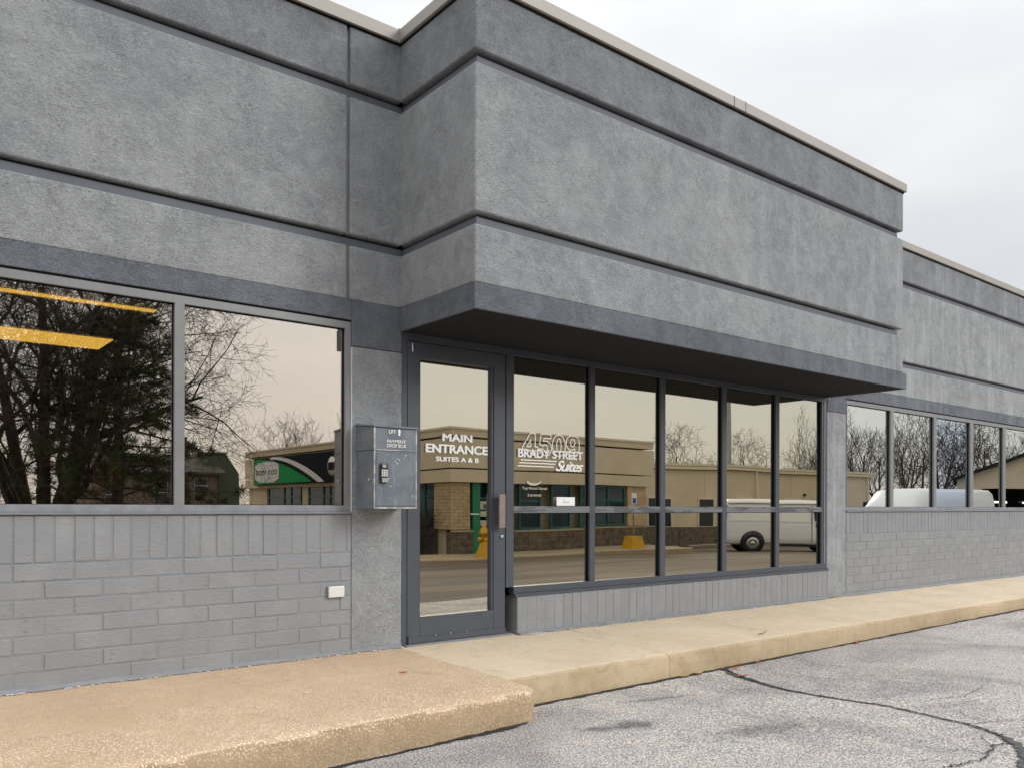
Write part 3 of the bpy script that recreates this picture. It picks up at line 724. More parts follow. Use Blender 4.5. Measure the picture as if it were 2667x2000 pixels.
# ---------------- dim rooms behind the glass, with the lit ceiling fixtures that show through
M['room'] = simple('dim_room_wall', (.055, .05, .035), .9)
M['ceil'] = simple('dim_ceiling', (.05, .048, .04), .9)
M['carpet'] = simple('dark_carpet', (.03, .03, .032), .95)
box('room_floor', XL, XR, 5.6, 12.5, -.1, .0, M['carpet'], B)
box('room_ceiling', XL, XR, 5.6, 12.5, 2.62, 2.7, M['ceil'], B)
box('room_wall', XL, XR, 12.0, 12.2, 0.01, 2.6, M['room'], B)
box('room_wall', 2.95, 3.1, 5.6, 11.9, 0.01, 2.6, M['room'], B)
box('room_wall', XL - .1, XL, 5.3, 12.2, -.3, 4.4, M['room'], B)
box('room_wall', XR, XR + .1, 5.3, 12.2, -.3, 4.4, M['room'], B)
mt = NT('lit_diffuser'); mt.t.nodes.remove(mt.b); em = mt.n('ShaderNodeEmission'); em.inputs[0].default_value = (1, .66, .15, 1); em.inputs[1].default_value = 2.3
mt.l(em.outputs[0], mt.o.inputs[0]); M['lit'] = mt.m
box('ceiling_light', -1.5, 1.87, 8.2, 8.79, 2.55, 2.556, M['lit'], B)
box('light_housing', -1.6, 1.95, 8.12, 8.87, 2.557, 2.615, M['frame_dark'], B); box('light_housing', -1.6, 1.95, 6.6, 6.97, 2.557, 2.615, M['frame_dark'], B)
box('ceiling_light', -1.5, 1.85, 6.74, 6.83, 2.55, 2.556, M['lit'], B)
M['olive'] = simple('olive_door_panel', (.42, .34, .12), .8)
box('interior_panel', 1.668, 1.75, 7.99, 8.03, 1.178, 1.43, M['olive'], B); box('interior_panel', 1.803, 1.898, 7.99, 8.03, 1.178, 1.43, M['olive'], B)

# ================================================================== THINGS ON THE WALL
pb = empty('payment_drop_box', (2.97, 5.274, 1.02), 'chalky slate metal payment drop box with keypad lock on the pier left of the door', 'drop box')
bx0, bx1, by, bz0, bz1 = 2.800, 3.144, 5.02, 1.02, 1.602
box('cabinet', bx0, bx1, by, WALL - .001, bz0, 1.425, M['box'], pb, .004)
hood = prism('hood', [(by, 1.4275), (by, 1.585), (WALL - .001, 1.606), (WALL - .001, 1.4275)], 'x', bx0, bx1, M['box'], pb, .003)
lid = prism('lid', [(by - .012, 1.5855), (by - .012, 1.5985), (WALL - .001, 1.622), (WALL - .001, 1.6085)], 'x', bx0 - .006, bx1 + .008, M['box'], pb, .002)
for (a, b, c, d) in ((bx0 - .001, bx0 + .010, bz0 + .003, 1.582), (bx1 - .009, bx1 + .001, bz0 + .003, 1.582)): box('edge_trim', a, b, by - .0025, by - .0005, c, d, M['boxedge'], pb)
box('edge_trim', bx0 + .0105, bx1 - .0095, by - .0022, by - .0004, bz0 + .003, bz0 + .014, M['boxedge'], pb)
box('edge_trim', bx0 + .0105, bx1 - .0095, by - .0022, by - .0004, 1.4265, 1.432, M['boxedge'], pb)
dr = box('access_door', 2.814, 3.132, by - .007, by - .0005, 1.042, 1.412, M['box'], pb, .002)
kp = box('keypad', 2.838, 2.900, by - .024, by - .0072, 1.200, 1.336, M['black'], pb, .009, 2)
box('latch', 2.846, 2.893, by - .036, by - .0242, 1.204, 1.236, M['steel'], kp, .003)
box('latch', 2.850, 2.882, by - .032, by - .0242, 1.304, 1.330, M['steel'], kp, .005)
for r_ in range(4):
    for c_ in range(3):
        box('key', 2.8465 + c_ * .0165, 2.8595 + c_ * .0165, by - .029, by - .0242, 1.245 + r_ * .0125, 1.2545 + r_ * .0125, M['whiteplastic'], kp, .001)
lathe('cam_lock', [(.011, bx0 - .0005), (.011, bx0 - .006), (.007, bx0 - .009)], 0, 5.085, M['steel'], pb, 14, 'x', 1.222)
text('lettering', 'LIFT', 2.915, 2.970, 1.545, 1.570, by - .001, M['white'], pb, bold=0, fat=.03)
arrow = [(2.994, 1.533), (3.008, 1.533), (3.008, 1.562), (3.016, 1.562), (3.001, 1.581), (2.986, 1.562), (2.994, 1.562)]
prism('arrow', arrow, 'y', by - .0018, by - .0006, M['white'], pb)
text('lettering', 'PAYMENT', 2.901, 3.052, 1.480, 1.502, by - .001, M['white'], pb, bold=.005, fat=.008)
text('lettering', 'DROP BOX', 2.899, 3.055, 1.449, 1.473, by - .001, M['white'], pb, bold=.005, fat=.008)
# dried white bird splashes on the door of the box
fl = bmesh.new()
for _ in range(26):
    x = random.uniform(2.83, 3.12); z = random.choice([random.gauss(1.37, .02), random.gauss(1.25, .04), random.gauss(1.13, .05)])
    if 2.835 < x < 2.905 and 1.19 < z < 1.34 or not 1.05 < z < 1.405: continue
    r_ = random.uniform(.0012, .0042); q = [fl.verts.new((x + r_ * math.cos(a), by - .0076, z + r_ * 1.3 * math.sin(a))) for a in (0, .8, 1.6, 2.4, 3.2, 4.0, 4.8, 5.5)]
    fl.faces.new(q)
o = from_bm('splash', fl, M['whiteplastic'], pb); o['kind'] = 'stuff'
ob = empty('outlet_cover', (2.637, 5.26, .444), 'small white weatherproof outlet cover on the painted brick left of the pier', 'outlet cover')
box('cover', 2.578, 2.698, 5.246, 5.262, .404, .482, M['whiteplastic'], ob, .006, 2)
box('back_plate', 2.575, 2.701, 5.2625, 5.2725, .401, .485, M['sill'], ob, .002)
box('screw', 2.585, 2.590, 5.2435, 5.2455, .476, .481, M['steel'], ob)

# ================================================================== LEAVES
M['leaf'] = simple('dry_orange_leaf', (.46, .19, .06), .8, var=.3, scale=30)
M['leaf2'] = simple('pale_tan_leaf', (.58, .36, .15), .8, var=.3, scale=30)
def leaf(x, y, z, l, w, rot, mat, label, group=None):
    n = 6; vs = []; fs = []
    for i in range(n + 1):
        t = i / n; hw = w * math.sin(math.pi * min(1, t * .95 + .03)) / 2; a = (t - .5) * l
        for s_ in (-1, 0, 1):
            px, py = a, s_ * hw; pz = .004 + abs(s_) * w * .25 + .25 * l * (t - .5) ** 2
            vs.append((x + px * math.cos(rot) - py * math.sin(rot), y + px * math.sin(rot) + py * math.cos(rot), z + pz))
    for i in range(n):
        for k in range(2): fs.append((3 * i + k, 3 * i + 3 + k, 3 * i + 4 + k, 3 * i + 1 + k))
    return tag(from_data('dead_leaf', vs, fs, mat), label, 'leaf', group or 'dead leaves blown along the walk and curb')
leaf(2.762, 4.564, -.030, .055, .020, -.5, M['leaf'], 'single curled orange leaf on the pebbled slab in front of the door')
leaf(6.169, 4.231, -.061, .21, .018, .25, M['leaf'], 'long thin orange leaf at the sidewalk edge before the entrance windows')
leaf(9.00, 5.235, -.029, .12, .045, .1, M['leaf2'], 'pale tan leaf against the foot of the pier right of the entrance')
leaf(7.365, 4.02, gz(7.3, 4) + .004, .10, .05, .3, M['leaf'], 'orange leaf in the curb gutter furthest along the asphalt')
for i, (x, y, w_) in enumerate(((5.235, 3.766, .03), (5.814, 4.03, .035), (4.894, 4.03, .03), (5.064, 4.03, .04), (5.45, 3.98, .03))):
    lab = ['brown needles lying on the tarred crack in the asphalt', 'orange leaf scrap at the curb foot below the long thin leaf', 'tan leaf scrap at the curb foot left of the crack', 'broad tan leaf at the curb foot just left of the crack', 'small leaf scrap where the tarred crack meets the curb'][i]
    for_k = leaf(x, y, gz(x, y) + .008, .11, w_, random.uniform(-.5, .5), M['leaf'] if i in (0, 1, 4) else M['leaf2'], lab)
tw = bmesh.new()
for _ in range(60):
    x = random.uniform(.8, 9); y = random.uniform(4.15, 5.15) if x > 3.2 else random.uniform(3.9, 5.15)
    z = sw(x, y) if x > 3.2 else -.0419 * (WALL - y)
    a = random.uniform(-.5, .5); l = random.uniform(.008, .022)
    q = [tw.verts.new((x + px * math.cos(a) - py * math.sin(a), y + px * math.sin(a) + py * math.cos(a), z + .0035)) for px, py in ((-l, 0), (0, -.002), (l, 0), (0, .003))]
    tw.faces.new(q)
tag(from_bm('leaf_litter', tw, M['leaf'], None), 'scattered crumbs of brown leaf litter on the pale walk', 'leaf litter', kind='stuff')

# ================================================================== ACROSS THE LOT (seen mirrored in the glass)
def ry(yv): return 10.624 - yv
M['tan'] = simple('tan_stucco', (.66, .56, .41), .85, var=.08, scale=1)
M['tan2'] = simple('pale_tan_trim', (.72, .63, .47), .8, var=.05)
M['tanbrick'] = simple('tan_brick', (.52, .39, .235), .85, var=.25, scale=5)
M['cmu'] = simple('brown_split_block', (.15, .12, .09), .95, var=.45, scale=5, bump=(20, .01))
M['teal'] = simple('teal_frame', (.008, .11, .095), .4)
M['green'] = simple('green_paint', (.015, .20, .10), .4)
M['darkglass'] = simple('dark_window_glass', (.012, .03, .045), .08, var=.3, scale=1)
M['cap'] = simple('stone_cap', (.36, .30, .21), .8)
T = empty('dental_office', (18, ry(21), -.5), 'tan stucco office with teal windows and dark block base across the lot', 'building')
zR, zG1, zG2, zFB = 3.42, 3.18, 2.20, 1.80
X0, X1, Y0, Y1 = 14.37, 23.7, ry(21), ry(37.8)      # Y0 nearest us
def tb(name, x0, x1, y0, y1, z0, z1, m, par=None, bev=0): return box(name, x0, x1, min(y0, y1), max(y0, y1), z0, z1, M[m], par or T, bev)
tb('parapet', X0 + .3, X1, Y0 - .3, Y1, zG1 + .03, zR, 'tan'); tb('fascia', X0 + .3, X1, Y0 - .3, Y1, zG2 + .03, zG1 - .0, 'tan'); tb('fascia', X0 + .3, X1, Y0 - .3, Y1, zFB, zG2, 'tan')
for z in (zR, ):
    tb('roof_edge', X0 - .03, X1 + .03, Y0 + .03, Y1, zR + .001, zR + .07, 'tan2')
for (za, zb, pr) in ((zG1 + .035, zR, 0), (zG2 + .035, zG1 - .03, 0), (zFB, zG2 - .01, .0)):
    tb('fascia', X0, X0 + .299, Y0, Y1, za, zb, 'tan'); tb('fascia', X0 + .3, X1 + .001, Y0 - .299, Y0, za, zb, 'tan')
tb('wall', X0 + .25, X1 - .3, Y0 - .6, Y1, -.9, zFB, 'tan')
YW_ = Y0 - .15      # face of the wall below the fascia
def block_wall(x0, x1, yf, ztop, n, par, zb):
    base_ = tb('block_base', x0, x1, yf - .25, yf - .02, zb, ztop - .001, 'cmu')
    for r_ in range(n):
        z1 = ztop - .07 - r_ * .203; x = x0 + (0 if r_ % 2 else -.2)
        while x < x1:
            a, b = max(x, x0), min(x + .395, x1)
            if b - a > .05: 
                o_ = box('block', a, b, yf - .03, yf + random.uniform(0, .012), z1 - .192, z1, M['cmu'], base_)
            x += .406
    tb('block_cap', x0, x1, yf - .2, yf + .03, ztop - .065, ztop, 'cap', base_)
block_wall(X0 + .12, 15.3, YW_, .30, 4, T, -1.0)
block_wall(17.0, X1 - .25, YW_, .27, 4, T, -1.0)
def twin(x0, x1, z0, z1, y=None, cols=1, trans=None, par=None, fm='teal'):
    y = YW_ if y is None else y
    w = box('window', x0, x1, y - .045, y - .012, z0, z1, M['darkglass'], par or T)
    bmw = bmesh.new(); e = .06
    addbox(bmw, x0, x0 + e, y - .01, y + .03, z0, z1); addbox(bmw, x1 - e, x1, y - .01, y + .03, z0, z1)
    addbox(bmw, x0 + e, x1 - e, y - .01, y + .03, z0, z0 + e); addbox(bmw, x0 + e, x1 - e, y - .01, y + .03, z1 - e, z1)
    for k in range(1, cols): xx = x0 + (x1 - x0) * k / cols; addbox(bmw, xx - .03, xx + .03, y - .01, y + .028, z0 + e, z1 - e)
    if trans: addbox(bmw, x0 + e, x1 - e, y - .01, y + .026, trans - .03, trans + .03)
    from_bm('window_frame', bmw, M[fm], w); return w
twin(17.2, 18.15, .30, 1.78, trans=1.25); twin(18.6, 19.5, .30, 1.78, trans=1.25); twin(19.95, 20.45, .30, 1.78, trans=1.25)
twin(20.5, 22.25, .30, 1.78, cols=2, trans=1.25)
tb('pilaster', 22.36, 23.35, YW_ - .2, YW_ + .06, .28, zFB, 'tanbrick')
# brick corner pier, brick by brick
pier_ = tb('corner_pier', X0 + .13, 15.2, YW_ - .85, YW_ - .02, .31, zFB, 'cap')
for r_ in range(14):
    z0 = .32 + r_ * .105
    for k in range(4):
        off = -.15 if r_ % 2 else 0; a = max(X0 + .11, X0 + .11 + k * .31 + off); b = min(X0 + .11 + (k + 1) * .31 + off - .012, 15.19)
        if b - a > .05: box('brick', a, b, YW_ - .03, YW_ + .01, z0, z0 + .094, M['tanbrick'], pier_)
        a2 = YW_ - .9 + k * .31 + off; b2 = min(a2 + .298, YW_ - .035)
        a2 = max(a2, YW_ - .88)
        if b2 - a2 > .05: box('brick', X0 + .09, X0 + .125, a2, b2, z0, z0 + .094, M['tanbrick'], pier_)
# entrance with green frames and notices
ent = tb('entrance', 15.32, 16.98, YW_ - .5, YW_ - .3, -.5, zFB, 'darkglass')
for a, b in ((15.32, 15.6), (16.05, 16.15), (16.72, 16.98)): tb('green_post', a, b, YW_ - .29, YW_ - .02, -.5, zFB, 'green', ent)
tb('green_rail', 15.6, 16.05, YW_ - .29, YW_ - .1, 1.28, 1.34, 'teal', ent); tb('green_rail', 15.6, 16.05, YW_ - .29, YW_ - .1, .28, .36, 'teal', ent); tb('green_rail', 15.6, 16.05, YW_ - .29, YW_ - .1, -.5, -.2, 'teal', ent)
M['notice'] = simple('pale_notice', (.55, .55, .42), .7)
M['bluesign'] = simple('blue_sign', (.02, .12, .42), .4)
for (a, b, z0, z1) in ((15.66, 15.98, .95, 1.22), (15.66, 15.98, .72, .9), (15.66, 15.98, .42, .6)): tb('notice', a, b, YW_ - .099, YW_ - .09, z0, z1, 'notice', ent)
tb('notice', 15.78, 15.92, YW_ - .089, YW_ - .083, .98, 1.12, 'bluesign', ent)
tb('door_pull', 15.22, 15.56, YW_ - .018, YW_ - .002, .78, .82, 'white', ent)
# side towards the street: windows and fascia sign
XS = X0 + .15
for (ya, yb) in ((ry(24.6), ry(21.9)), (ry(31.3), ry(28.6)), (ry(35.4), ry(32.0))):
    w = box('window', XS + .02, XS + .06, ya, yb, .33, zFB - .02, M['darkglass'], T)
    bmw = bmesh.new()
    for yy in (ya, (ya + yb) / 2 - .03, (ya * .3 + yb * .7), yb - .06): addbox(bmw, XS - .02, XS + .05, yy, yy + .06, .33, zFB - .02)
    addbox(bmw, XS - .015, XS + .045, ya + .06, yb, 1.36, 1.42)
    from_bm('window_frame', bmw, M['teal'], w)
tb('wall', XS, XS + .3, ry(37.7), YW_ - .9, -1.0, .32, 'cmu')
tb('wall', XS, XS + .3, ry(37.7), ry(35.6), .33, zFB, 'tan'); tb('wall', XS, XS + .3, ry(31.9), ry(31.4), .33, zFB, 'tan'); tb('wall', XS, XS + .3, ry(28.5), ry(24.7), .33, zFB, 'tan')
sg = empty('fascia_sign', (X0 - .1, ry(32), 1.95), 'navy and green truck rental fascia sign with white swoosh on the tan office side', 'sign')
M['navy'] = simple('navy_sign_panel', (.008, .014, .028), .8)
M['navy'].node_tree.nodes['Principled BSDF'].inputs['Specular IOR Level'].default_value = .1
M['signgreen'] = simple('bright_green_sign', (.006, .34, .10), .7)
M['signgreen'].node_tree.nodes['Principled BSDF'].inputs['Specular IOR Level'].default_value = .15
ys0, ys1 = ry(36.35), ry(24.5)                      # street end, near end
zs0, zs1 = 1.93, 3.12
prism('panel', [(ys0, zs0), (ys1, zs0), (ys1, zs1), (ys0, zs1)], 'x', X0 - .14, X0 - .002, M['navy'], sg)
gp = [(ys0 + .02, zs0 + .02)]
for k in range(15):
    t = k / 14; gp.append((ry(36.3 - 5.9 * (1 - t)), zs0 + .02 + (1.12) * math.sin(math.pi / 2 * min(1, .02 + t * 1.0)) ** .9))
gp.append((ys0 + .02, zs1 - .02))
prism('green_field', gp, 'x', X0 - .155, X0 - .141, M['signgreen'], sg)
up = []; lo = []
for k in range(15):
    t = k / 14; yv = 29.3 + 5.0 * t
    up.append((ry(yv), zs0 + .04 + 1.14 * math.sin(math.pi / 2 * t) ** .85)); lo.append((ry(yv + .28 + .5 * (1 - t) * .5), zs0 + .04 + 1.05 * math.sin(math.pi / 2 * t) ** .95))
prism('swoosh', up + lo[::-1], 'x', X0 - .16, X0 - .141, M['whiteplastic'], sg)
hx = [(ry(36.15), 2.18), (ry(36.15), 2.78), (ry(35.6), 2.93), (ry(34.1), 2.93), (ry(33.55), 2.78), (ry(33.55), 2.18), (ry(34.1), 2.03), (ry(35.6), 2.03)]
prism('white_badge', hx, 'x', X0 - .172, X0 - .156, M['whiteplastic'], sg)
text('lettering', 'truck rental', ry(33.7), ry(36.0), 2.36, 2.66, X0 - .1735, M['navy'], sg, bold=.01, plane='x-')
lathe('round_emblem', [(.36, X0 - .141), (.36, X0 - .16)], 0, ry(28.6), M['whiteplastic'], sg, 20, 'x', 2.55)
prism('badge_cut', [(ry(28.9), 2.4), (ry(28.2), 2.4), (ry(28.2), 2.7), (ry(28.9), 2.7)], 'x', X0 - .168, X0 - .161, M['navy'], sg)

# metal annex with gutter
A = empty('metal_annex', (36, ry(25), -.9), 'long low tan metal annex with gutter and downspouts behind the white van', 'building')
YA = ry(25)
box('wall', 23.8, 47.0, YA - 8, YA, -1.2, 2.78, M['tan'], A)
box('gutter', 23.8, 47.5, YA + .001, YA + .18, 2.80, 2.95, M['tan2'], A, .02); box('roof_edge', 23.8, 47.5, YA - 8, YA + .20, 2.96, 3.06, M['tan2'], A)
bm = bmesh.new(); x = 24.0
while x < 47: addbox(bm, x, x + .08, YA - .5, YA + .12, 3.061, 3.10); x += .9
o = from_bm('roof_rib', bm, M['cap'], A); o['kind'] = 'stuff'
for x in (23.9, 35.75, 46.7): box('downspout', x, x + .16, YA + .001, YA + .12, -.9, 2.79, M['tan2'], A)
bm = bmesh.new(); x = 24.4
while x < 46.6:
    if abs(x - 35.8) > .3: addbox(bm, x, x + .03, YA + .0005, YA + .018, .35, 2.78)
    x += 7.3
o = from_bm('panel_rib', bm, M['tan'], A); o['kind'] = 'stuff'
box('block_base', 23.9, 33.2, YA + .001, YA + .12, -1.2, .10, M['cmu'], A)
for a, b in ((27.8, 29.27), (31.25, 32.35), (34.2, 35.3), (38.4, 39.9)):
    w = box('window', a, b, YA + .005, YA + .02, .12, 1.42, M['darkglass'], A)
    bmw = bmesh.new(); addbox(bmw, a - .08, a, YA, YA + .06, .06, 1.5); addbox(bmw, b, b + .08, YA, YA + .06, .06, 1.5); addbox(bmw, a, b, YA, YA + .06, 1.42, 1.5); addbox(bmw, a, b, YA, YA + .08, .04, .12)
    from_bm('window_frame', bmw, M['tan2'], w)
lathe('wall_lamp', [(.08, YA + .02), (.07, YA + .12), (.04, YA + .16)], 40.3, 0, M['black'], A, 10, 'y', 1.7)

# garage with gable and open bay
D = empty('garage', (42, 10.6 - 12, -.9), 'tan gabled garage with wide dark open bay and strip lights beside the vans', 'building')
def gpt(s, dpt, z):   # s along the front, dpt back from it
    fx, fy = .39, .92; return (40 + fx * s + .92 * dpt, (10.624 - 17) + fy * s - .39 * dpt, z)
def gquad(name, lst, mat):
    return from_data(name, [gpt(*p) for p in lst], [tuple(range(len(lst)))], mat, D)
def gsolid(name, prof, d0, d1, mat):     # prof: (s,z) outline
    n = len(prof); vs = [gpt(s, d0, z) for s, z in prof] + [gpt(s, d1, z) for s, z in prof]
    fs = [tuple(range(n)), tuple(range(2 * n - 1, n - 1, -1))] + [(i, n + i, n + (i + 1) % n, (i + 1) % n) for i in range(n)]
    return from_data(name, vs, fs, mat, D)
gsolid('wall', [(0, 1.9), (0, 2.32), (6, 4.6), (12, 2.32), (12, 1.9)], 0, .3, M['tan'])
gsolid('wall', [(0, -1.3), (0, 1.899), (1.0, 1.899), (1.0, -1.3)], 0, .3, M['tan']); gsolid('wall', [(11, -1.3), (11, 1.899), (12, 1.899), (12, -1.3)], 0, .3, M['tan'])
gsolid('roof', [(-.15, 2.28), (-.15, 2.42), (6, 4.76), (12.15, 2.42), (12.15, 2.28), (6, 4.62)], -.3, 9, M['soffit'])
gsolid('back_wall', [(0, -1.3), (0, 2.3), (12, 2.3), (12, -1.3)], 8, 8.3, M['soffit'])
gsolid('side_wall', [(0, -1.3), (0, 2.3), (.2, 2.3), (.2, -1.3)], .31, 8, M['tan'])
M['striplight'] = (lambda t: (t.t.nodes.remove(t.b), t.n('ShaderNodeEmission'), t.m)[2])(NT('strip_light'))
_e = M['striplight'].node_tree.nodes[-1]; _e.inputs[0].default_value = (1, .97, .9, 1); _e.inputs[1].default_value = 3
M['striplight'].node_tree.links.new(_e.outputs[0], M['striplight'].node_tree.nodes['Material Output'].inputs[0])
for s_ in (1.6, 2.9, 4.6): gsolid('strip_light', [(s_, 1.25), (s_, 1.33), (s_ + .5, 1.33), (s_ + .5, 1.25)], 3, 4.2, M['striplight'])

# ---------------- white vans
M['vanwhite'] = simple('white_van_paint', (.86, .86, .85), .25, var=.03)
M['tyre'] = simple('tyre_rubber', (.018, .018, .018), .85)
M['vanglass'] = simple('van_dark_glass', (.01, .02, .03), .05)
M['redlens'] = simple('red_lens', (.35, .02, .015), .3)
def van(name, x0, L, yc, zg, Hh, W, label, high=False):
    """rear at x0, nose towards +X, centre line y=yc, ground zg"""
    v = empty(name, (x0 + L / 2, yc, zg), label, 'van', 'white vans parked across the lot')
    st = [(0, .42, Hh * .90, .93), (.03, .36, Hh * .975, .985), (.15, .33, Hh, 1), (L * .55, .33, Hh, 1), (L * .72, .33, Hh * .99, 1), (L * .755, .33, Hh * .96, .995),
          (L * .86, .34, Hh * (.62 if not high else .70), .99), (L * .90, .35, Hh * (.55 if not high else .5), .98), (L * .975, .37, Hh * (.47 if not high else .42), .93), (L, .42, Hh * .36, .84)]
    bm = bmesh.new(); rings = []
    for (dx, zb, zt, ws) in st:
        hw = W / 2 * ws; h = zt - zb; belt = min(Hh * .58 - zb, h * .62); pts = []
        side = [(.90, 0), (.985, .05 * h), (1.0, .16 * h), (1.0, belt * .75), (.985, belt), (.93, belt + (h - belt) * .55), (.86, h * .93), (.74, h * .995), (.4, h * 1.01)]
        for a, b in side: pts.append((-a * hw, b))
        for a, b in side[::-1]: pts.append((a * hw, b))
        rings.append([bm.verts.new((x0 + dx, yc + p, zg + zb + q)) for p, q in pts])
    n = len(rings[0])
    for a, b in zip(rings, rings[1:]):
        for k in range(n): bm.faces.new((a[k], b[k], b[(k + 1) % n], a[(k + 1) % n]))
    bm.faces.new(rings[0]); bm.faces.new(rings[-1][::-1])
    body = from_bm('body', bm, M['vanwhite'], v, True)
    me = body.data; me.polygons.foreach_set('use_smooth', [True] * len(me.polygons))
    ys = yc + W / 2          # side facing our building
    for k, wx in enumerate((.98 if not high else 1.4, L * .82)):
        for s_ in (1, -1):
            yy = yc + s_ * (W / 2 - .13)
            wl = lathe('wheel_well', [(.45, yy - s_ * .1), (.45, yy + s_ * .135)], x0 + wx, 0, M['black'], v, 22, 'y', zg + .42)
            ty = lathe('tyre', [(.30, yy - s_ * .09), (.375, yy - s_ * .07), (.385, yy), (.375, yy + s_ * .13), (.33, yy + s_ * .15), (.25, yy + s_ * .15)], x0 + wx, 0, M['tyre'], v, 26, 'y', zg + .375)
            lathe('rim', [(.245, yy + s_ * .151), (.22, yy + s_ * .165), (.10, yy + s_ * .14), (.07, yy + s_ * .18), (.02, yy + s_ * .185)], x0 + wx, 0, M['steel'], ty, 16, 'y', zg + .375)
    dr_ = box('door', x0 + L * .655, x0 + L * .655 + .022, ys - .02, ys + .004, zg + .45, zg + Hh * .9, M['rubber'], v)
    box('side_window', x0 + L * .675, x0 + L * .82, ys - .12, ys - .018, zg + Hh * .60, zg + Hh * .80, M['vanglass'], v, .02)
    box('door_handle', x0 + L * .685, x0 + L * .70, ys - .01, ys + .02, zg + Hh * .50, zg + Hh * .57, M['black'], v, .008)
    for z_ in (.37, .60): box('side_moulding', x0 + .1, x0 + L * .86, ys - .03, ys + .003, zg + Hh * z_, zg + Hh * z_ + .012, M['vanwhite'], v)
    for q_ in (.40,): box('panel_seam', x0 + L * q_, x0 + L * q_ + .012, ys - .02, ys + .003, zg + .45, zg + Hh * .80, M['cap'], v)
    box('drip_rail', x0 + .08, x0 + L * .75, ys - .145, ys - .095, zg + Hh * .925, zg + Hh * .945, M['cap'], v)
    box('rear_quarter_trim', x0 - .004, x0 + .03, ys - .16, ys - .06, zg + Hh * .60, zg + Hh * .90, M['rubber'], v)
    box('sill_panel', x0 + 1.8, x0 + L * .74, ys - .12, ys - .02, zg + .26, zg + .36, M['black'], v)
    box('rear_bumper', x0 - .10, x0 + .05, yc - W * .46, yc + W * .46, zg + .34, zg + .52, M['black'], v, .02)
    for s_ in (-1, 1): box('tail_lamp', x0 - .012, x0 + .03, yc + s_ * W * .43 - .06, yc + s_ * W * .43 + .06, zg + Hh * .42, zg + Hh * .60, M['redlens'], v, .01)
    if high:
        for z_ in (.72, .84): box('side_moulding', x0 + .5, x0 + L * .6, ys - .12, ys - .085 + (.84 - z_) * .3, zg + Hh * z_, zg + Hh * z_ + .02, M['cap'], v)
        box('roof_marker', x0 + .9, x0 + 1.3, yc + .1, yc + .5, zg + Hh - .02, zg + Hh + .08, M['black'], v, .02)
    else: box('rain_gutter', x0 + .1, x0 + L * .74, ys - .09, ys - .06, zg + Hh * .93, zg + Hh * .945, M['vanwhite'], v)
    return v
v1 = van('cargo_van', 0, 5.0, 0, 0, 2.12, 2.0, 'white cargo van parked rear wheel nearest the entrance panes, beside the tan annex')
_c, _s = math.cos(R(42)), math.sin(R(42)); v1.location = (26.8 + 2.5 * _c + 1.0 * _s, ry(20) + 2.5 * _s - 1.0 * _c, -.80); v1.rotation_euler = (0, 0, R(42))
v2 = van('high_roof_van', 0, 7.6, 0, 0, 2.32, 2.0, 'white high roof van mirrored in the right ribbon window, nose to the left', True)
v2.location = (30.2, ry(13) - 1.0, -.62); v2.rotation_euler = (0, 0, math.pi)
# light pole, hydrant, blocks, sign
M['poleg'] = simple('grey_pole', (.28, .29, .29), .5)
lp = empty('light_pole', (40.3, ry(30), -.9), 'tall grey parking lot light pole rising behind the tan annex roof', 'light pole')
lathe('pole', [(.17, -.9), (.13, 6), (.10, 12)], 40.3, ry(30), M['poleg'], lp, 10)
box('lamp_head', 39.7, 40.9, ry(30) - .2, ry(30) + .2, 12.001, 12.2, M['poleg'], lp, .03)
M['yellow'] = simple('yellow_paint', (.62, .33, .015), .5)
hy = empty('fire_hydrant', (15.0, ry(20.2), -.42), 'yellow fire hydrant behind the yellow block by the green door', 'hydrant')
hx_, hyy, hz = 15.02, ry(20.2), -.43
lathe('barrel', [(.16, hz), (.16, hz + .05), (.10, hz + .07), (.10, hz + .62), (.15, hz + .64), (.15, hz + .68), (.13, hz + .70), (.11, hz + .80), (.05, hz + .86), (.04, hz + .92)], hx_, hyy, M['yellow'], hy, 16)
for s_ in (-1, 1): lathe('nozzle_cap', [(.07, hx_ + s_ * .08), (.07, hx_ + s_ * .19), (.04, hx_ + s_ * .22)], 0, hyy, M['yellow'], hy, 12, 'x', hz + .48)
lathe('nozzle_cap', [(.09, hyy + .08), (.09, hyy + .19), (.05, hyy + .22)], hx_, 0, M['yellow'], hy, 12, 'y', hz + .45)
def taper_block(name, cx, cy, z, w0, w1, d0, d1, h, label, par=None):
    vs = [(cx + sx * w / 2, cy + sy * d / 2, zz) for w, d, zz in ((w0, d0, z), (w1, d1, z + h)) for sx, sy in ((-1, -1), (1, -1), (1, 1), (-1, 1))]
    o = from_data(name, vs, [(0, 3, 2, 1), (4, 5, 6, 7)] + [(i, (i + 1) % 4, 4 + (i + 1) % 4, 4 + i) for i in range(4)], M['yellow'], par)
    if label: tag(o, label, 'concrete block', 'yellow painted concrete blocks')
    return o
taper_block('concrete_block', 14.75, ry(19.5), -.46, .80, .50, .55, .35, .44, 'yellow tapered concrete block in front of the fire hydrant')
ps = empty('parking_sign', (20.95, ry(19.5), -.55), 'blue and white accessible parking sign on thin post in a yellow block', 'sign')
taper_block('sign_base', 20.95, ry(19.5), -.56, .74, .46, .5, .34, .54, None, ps)
lathe('post', [(.025, .05), (.025, 1.5)], 20.95, ry(19.5), M['steel'], ps, 8)
box('sign_plate', 20.83, 21.07, ry(19.5) + .03, ry(19.5) + .04, 1.12, 1.50, M['white'], ps)
box('blue_field', 20.86, 21.04, ry(19.5) + .041, ry(19.5) + .045, 1.14, 1.32, M['bluesign'], ps)
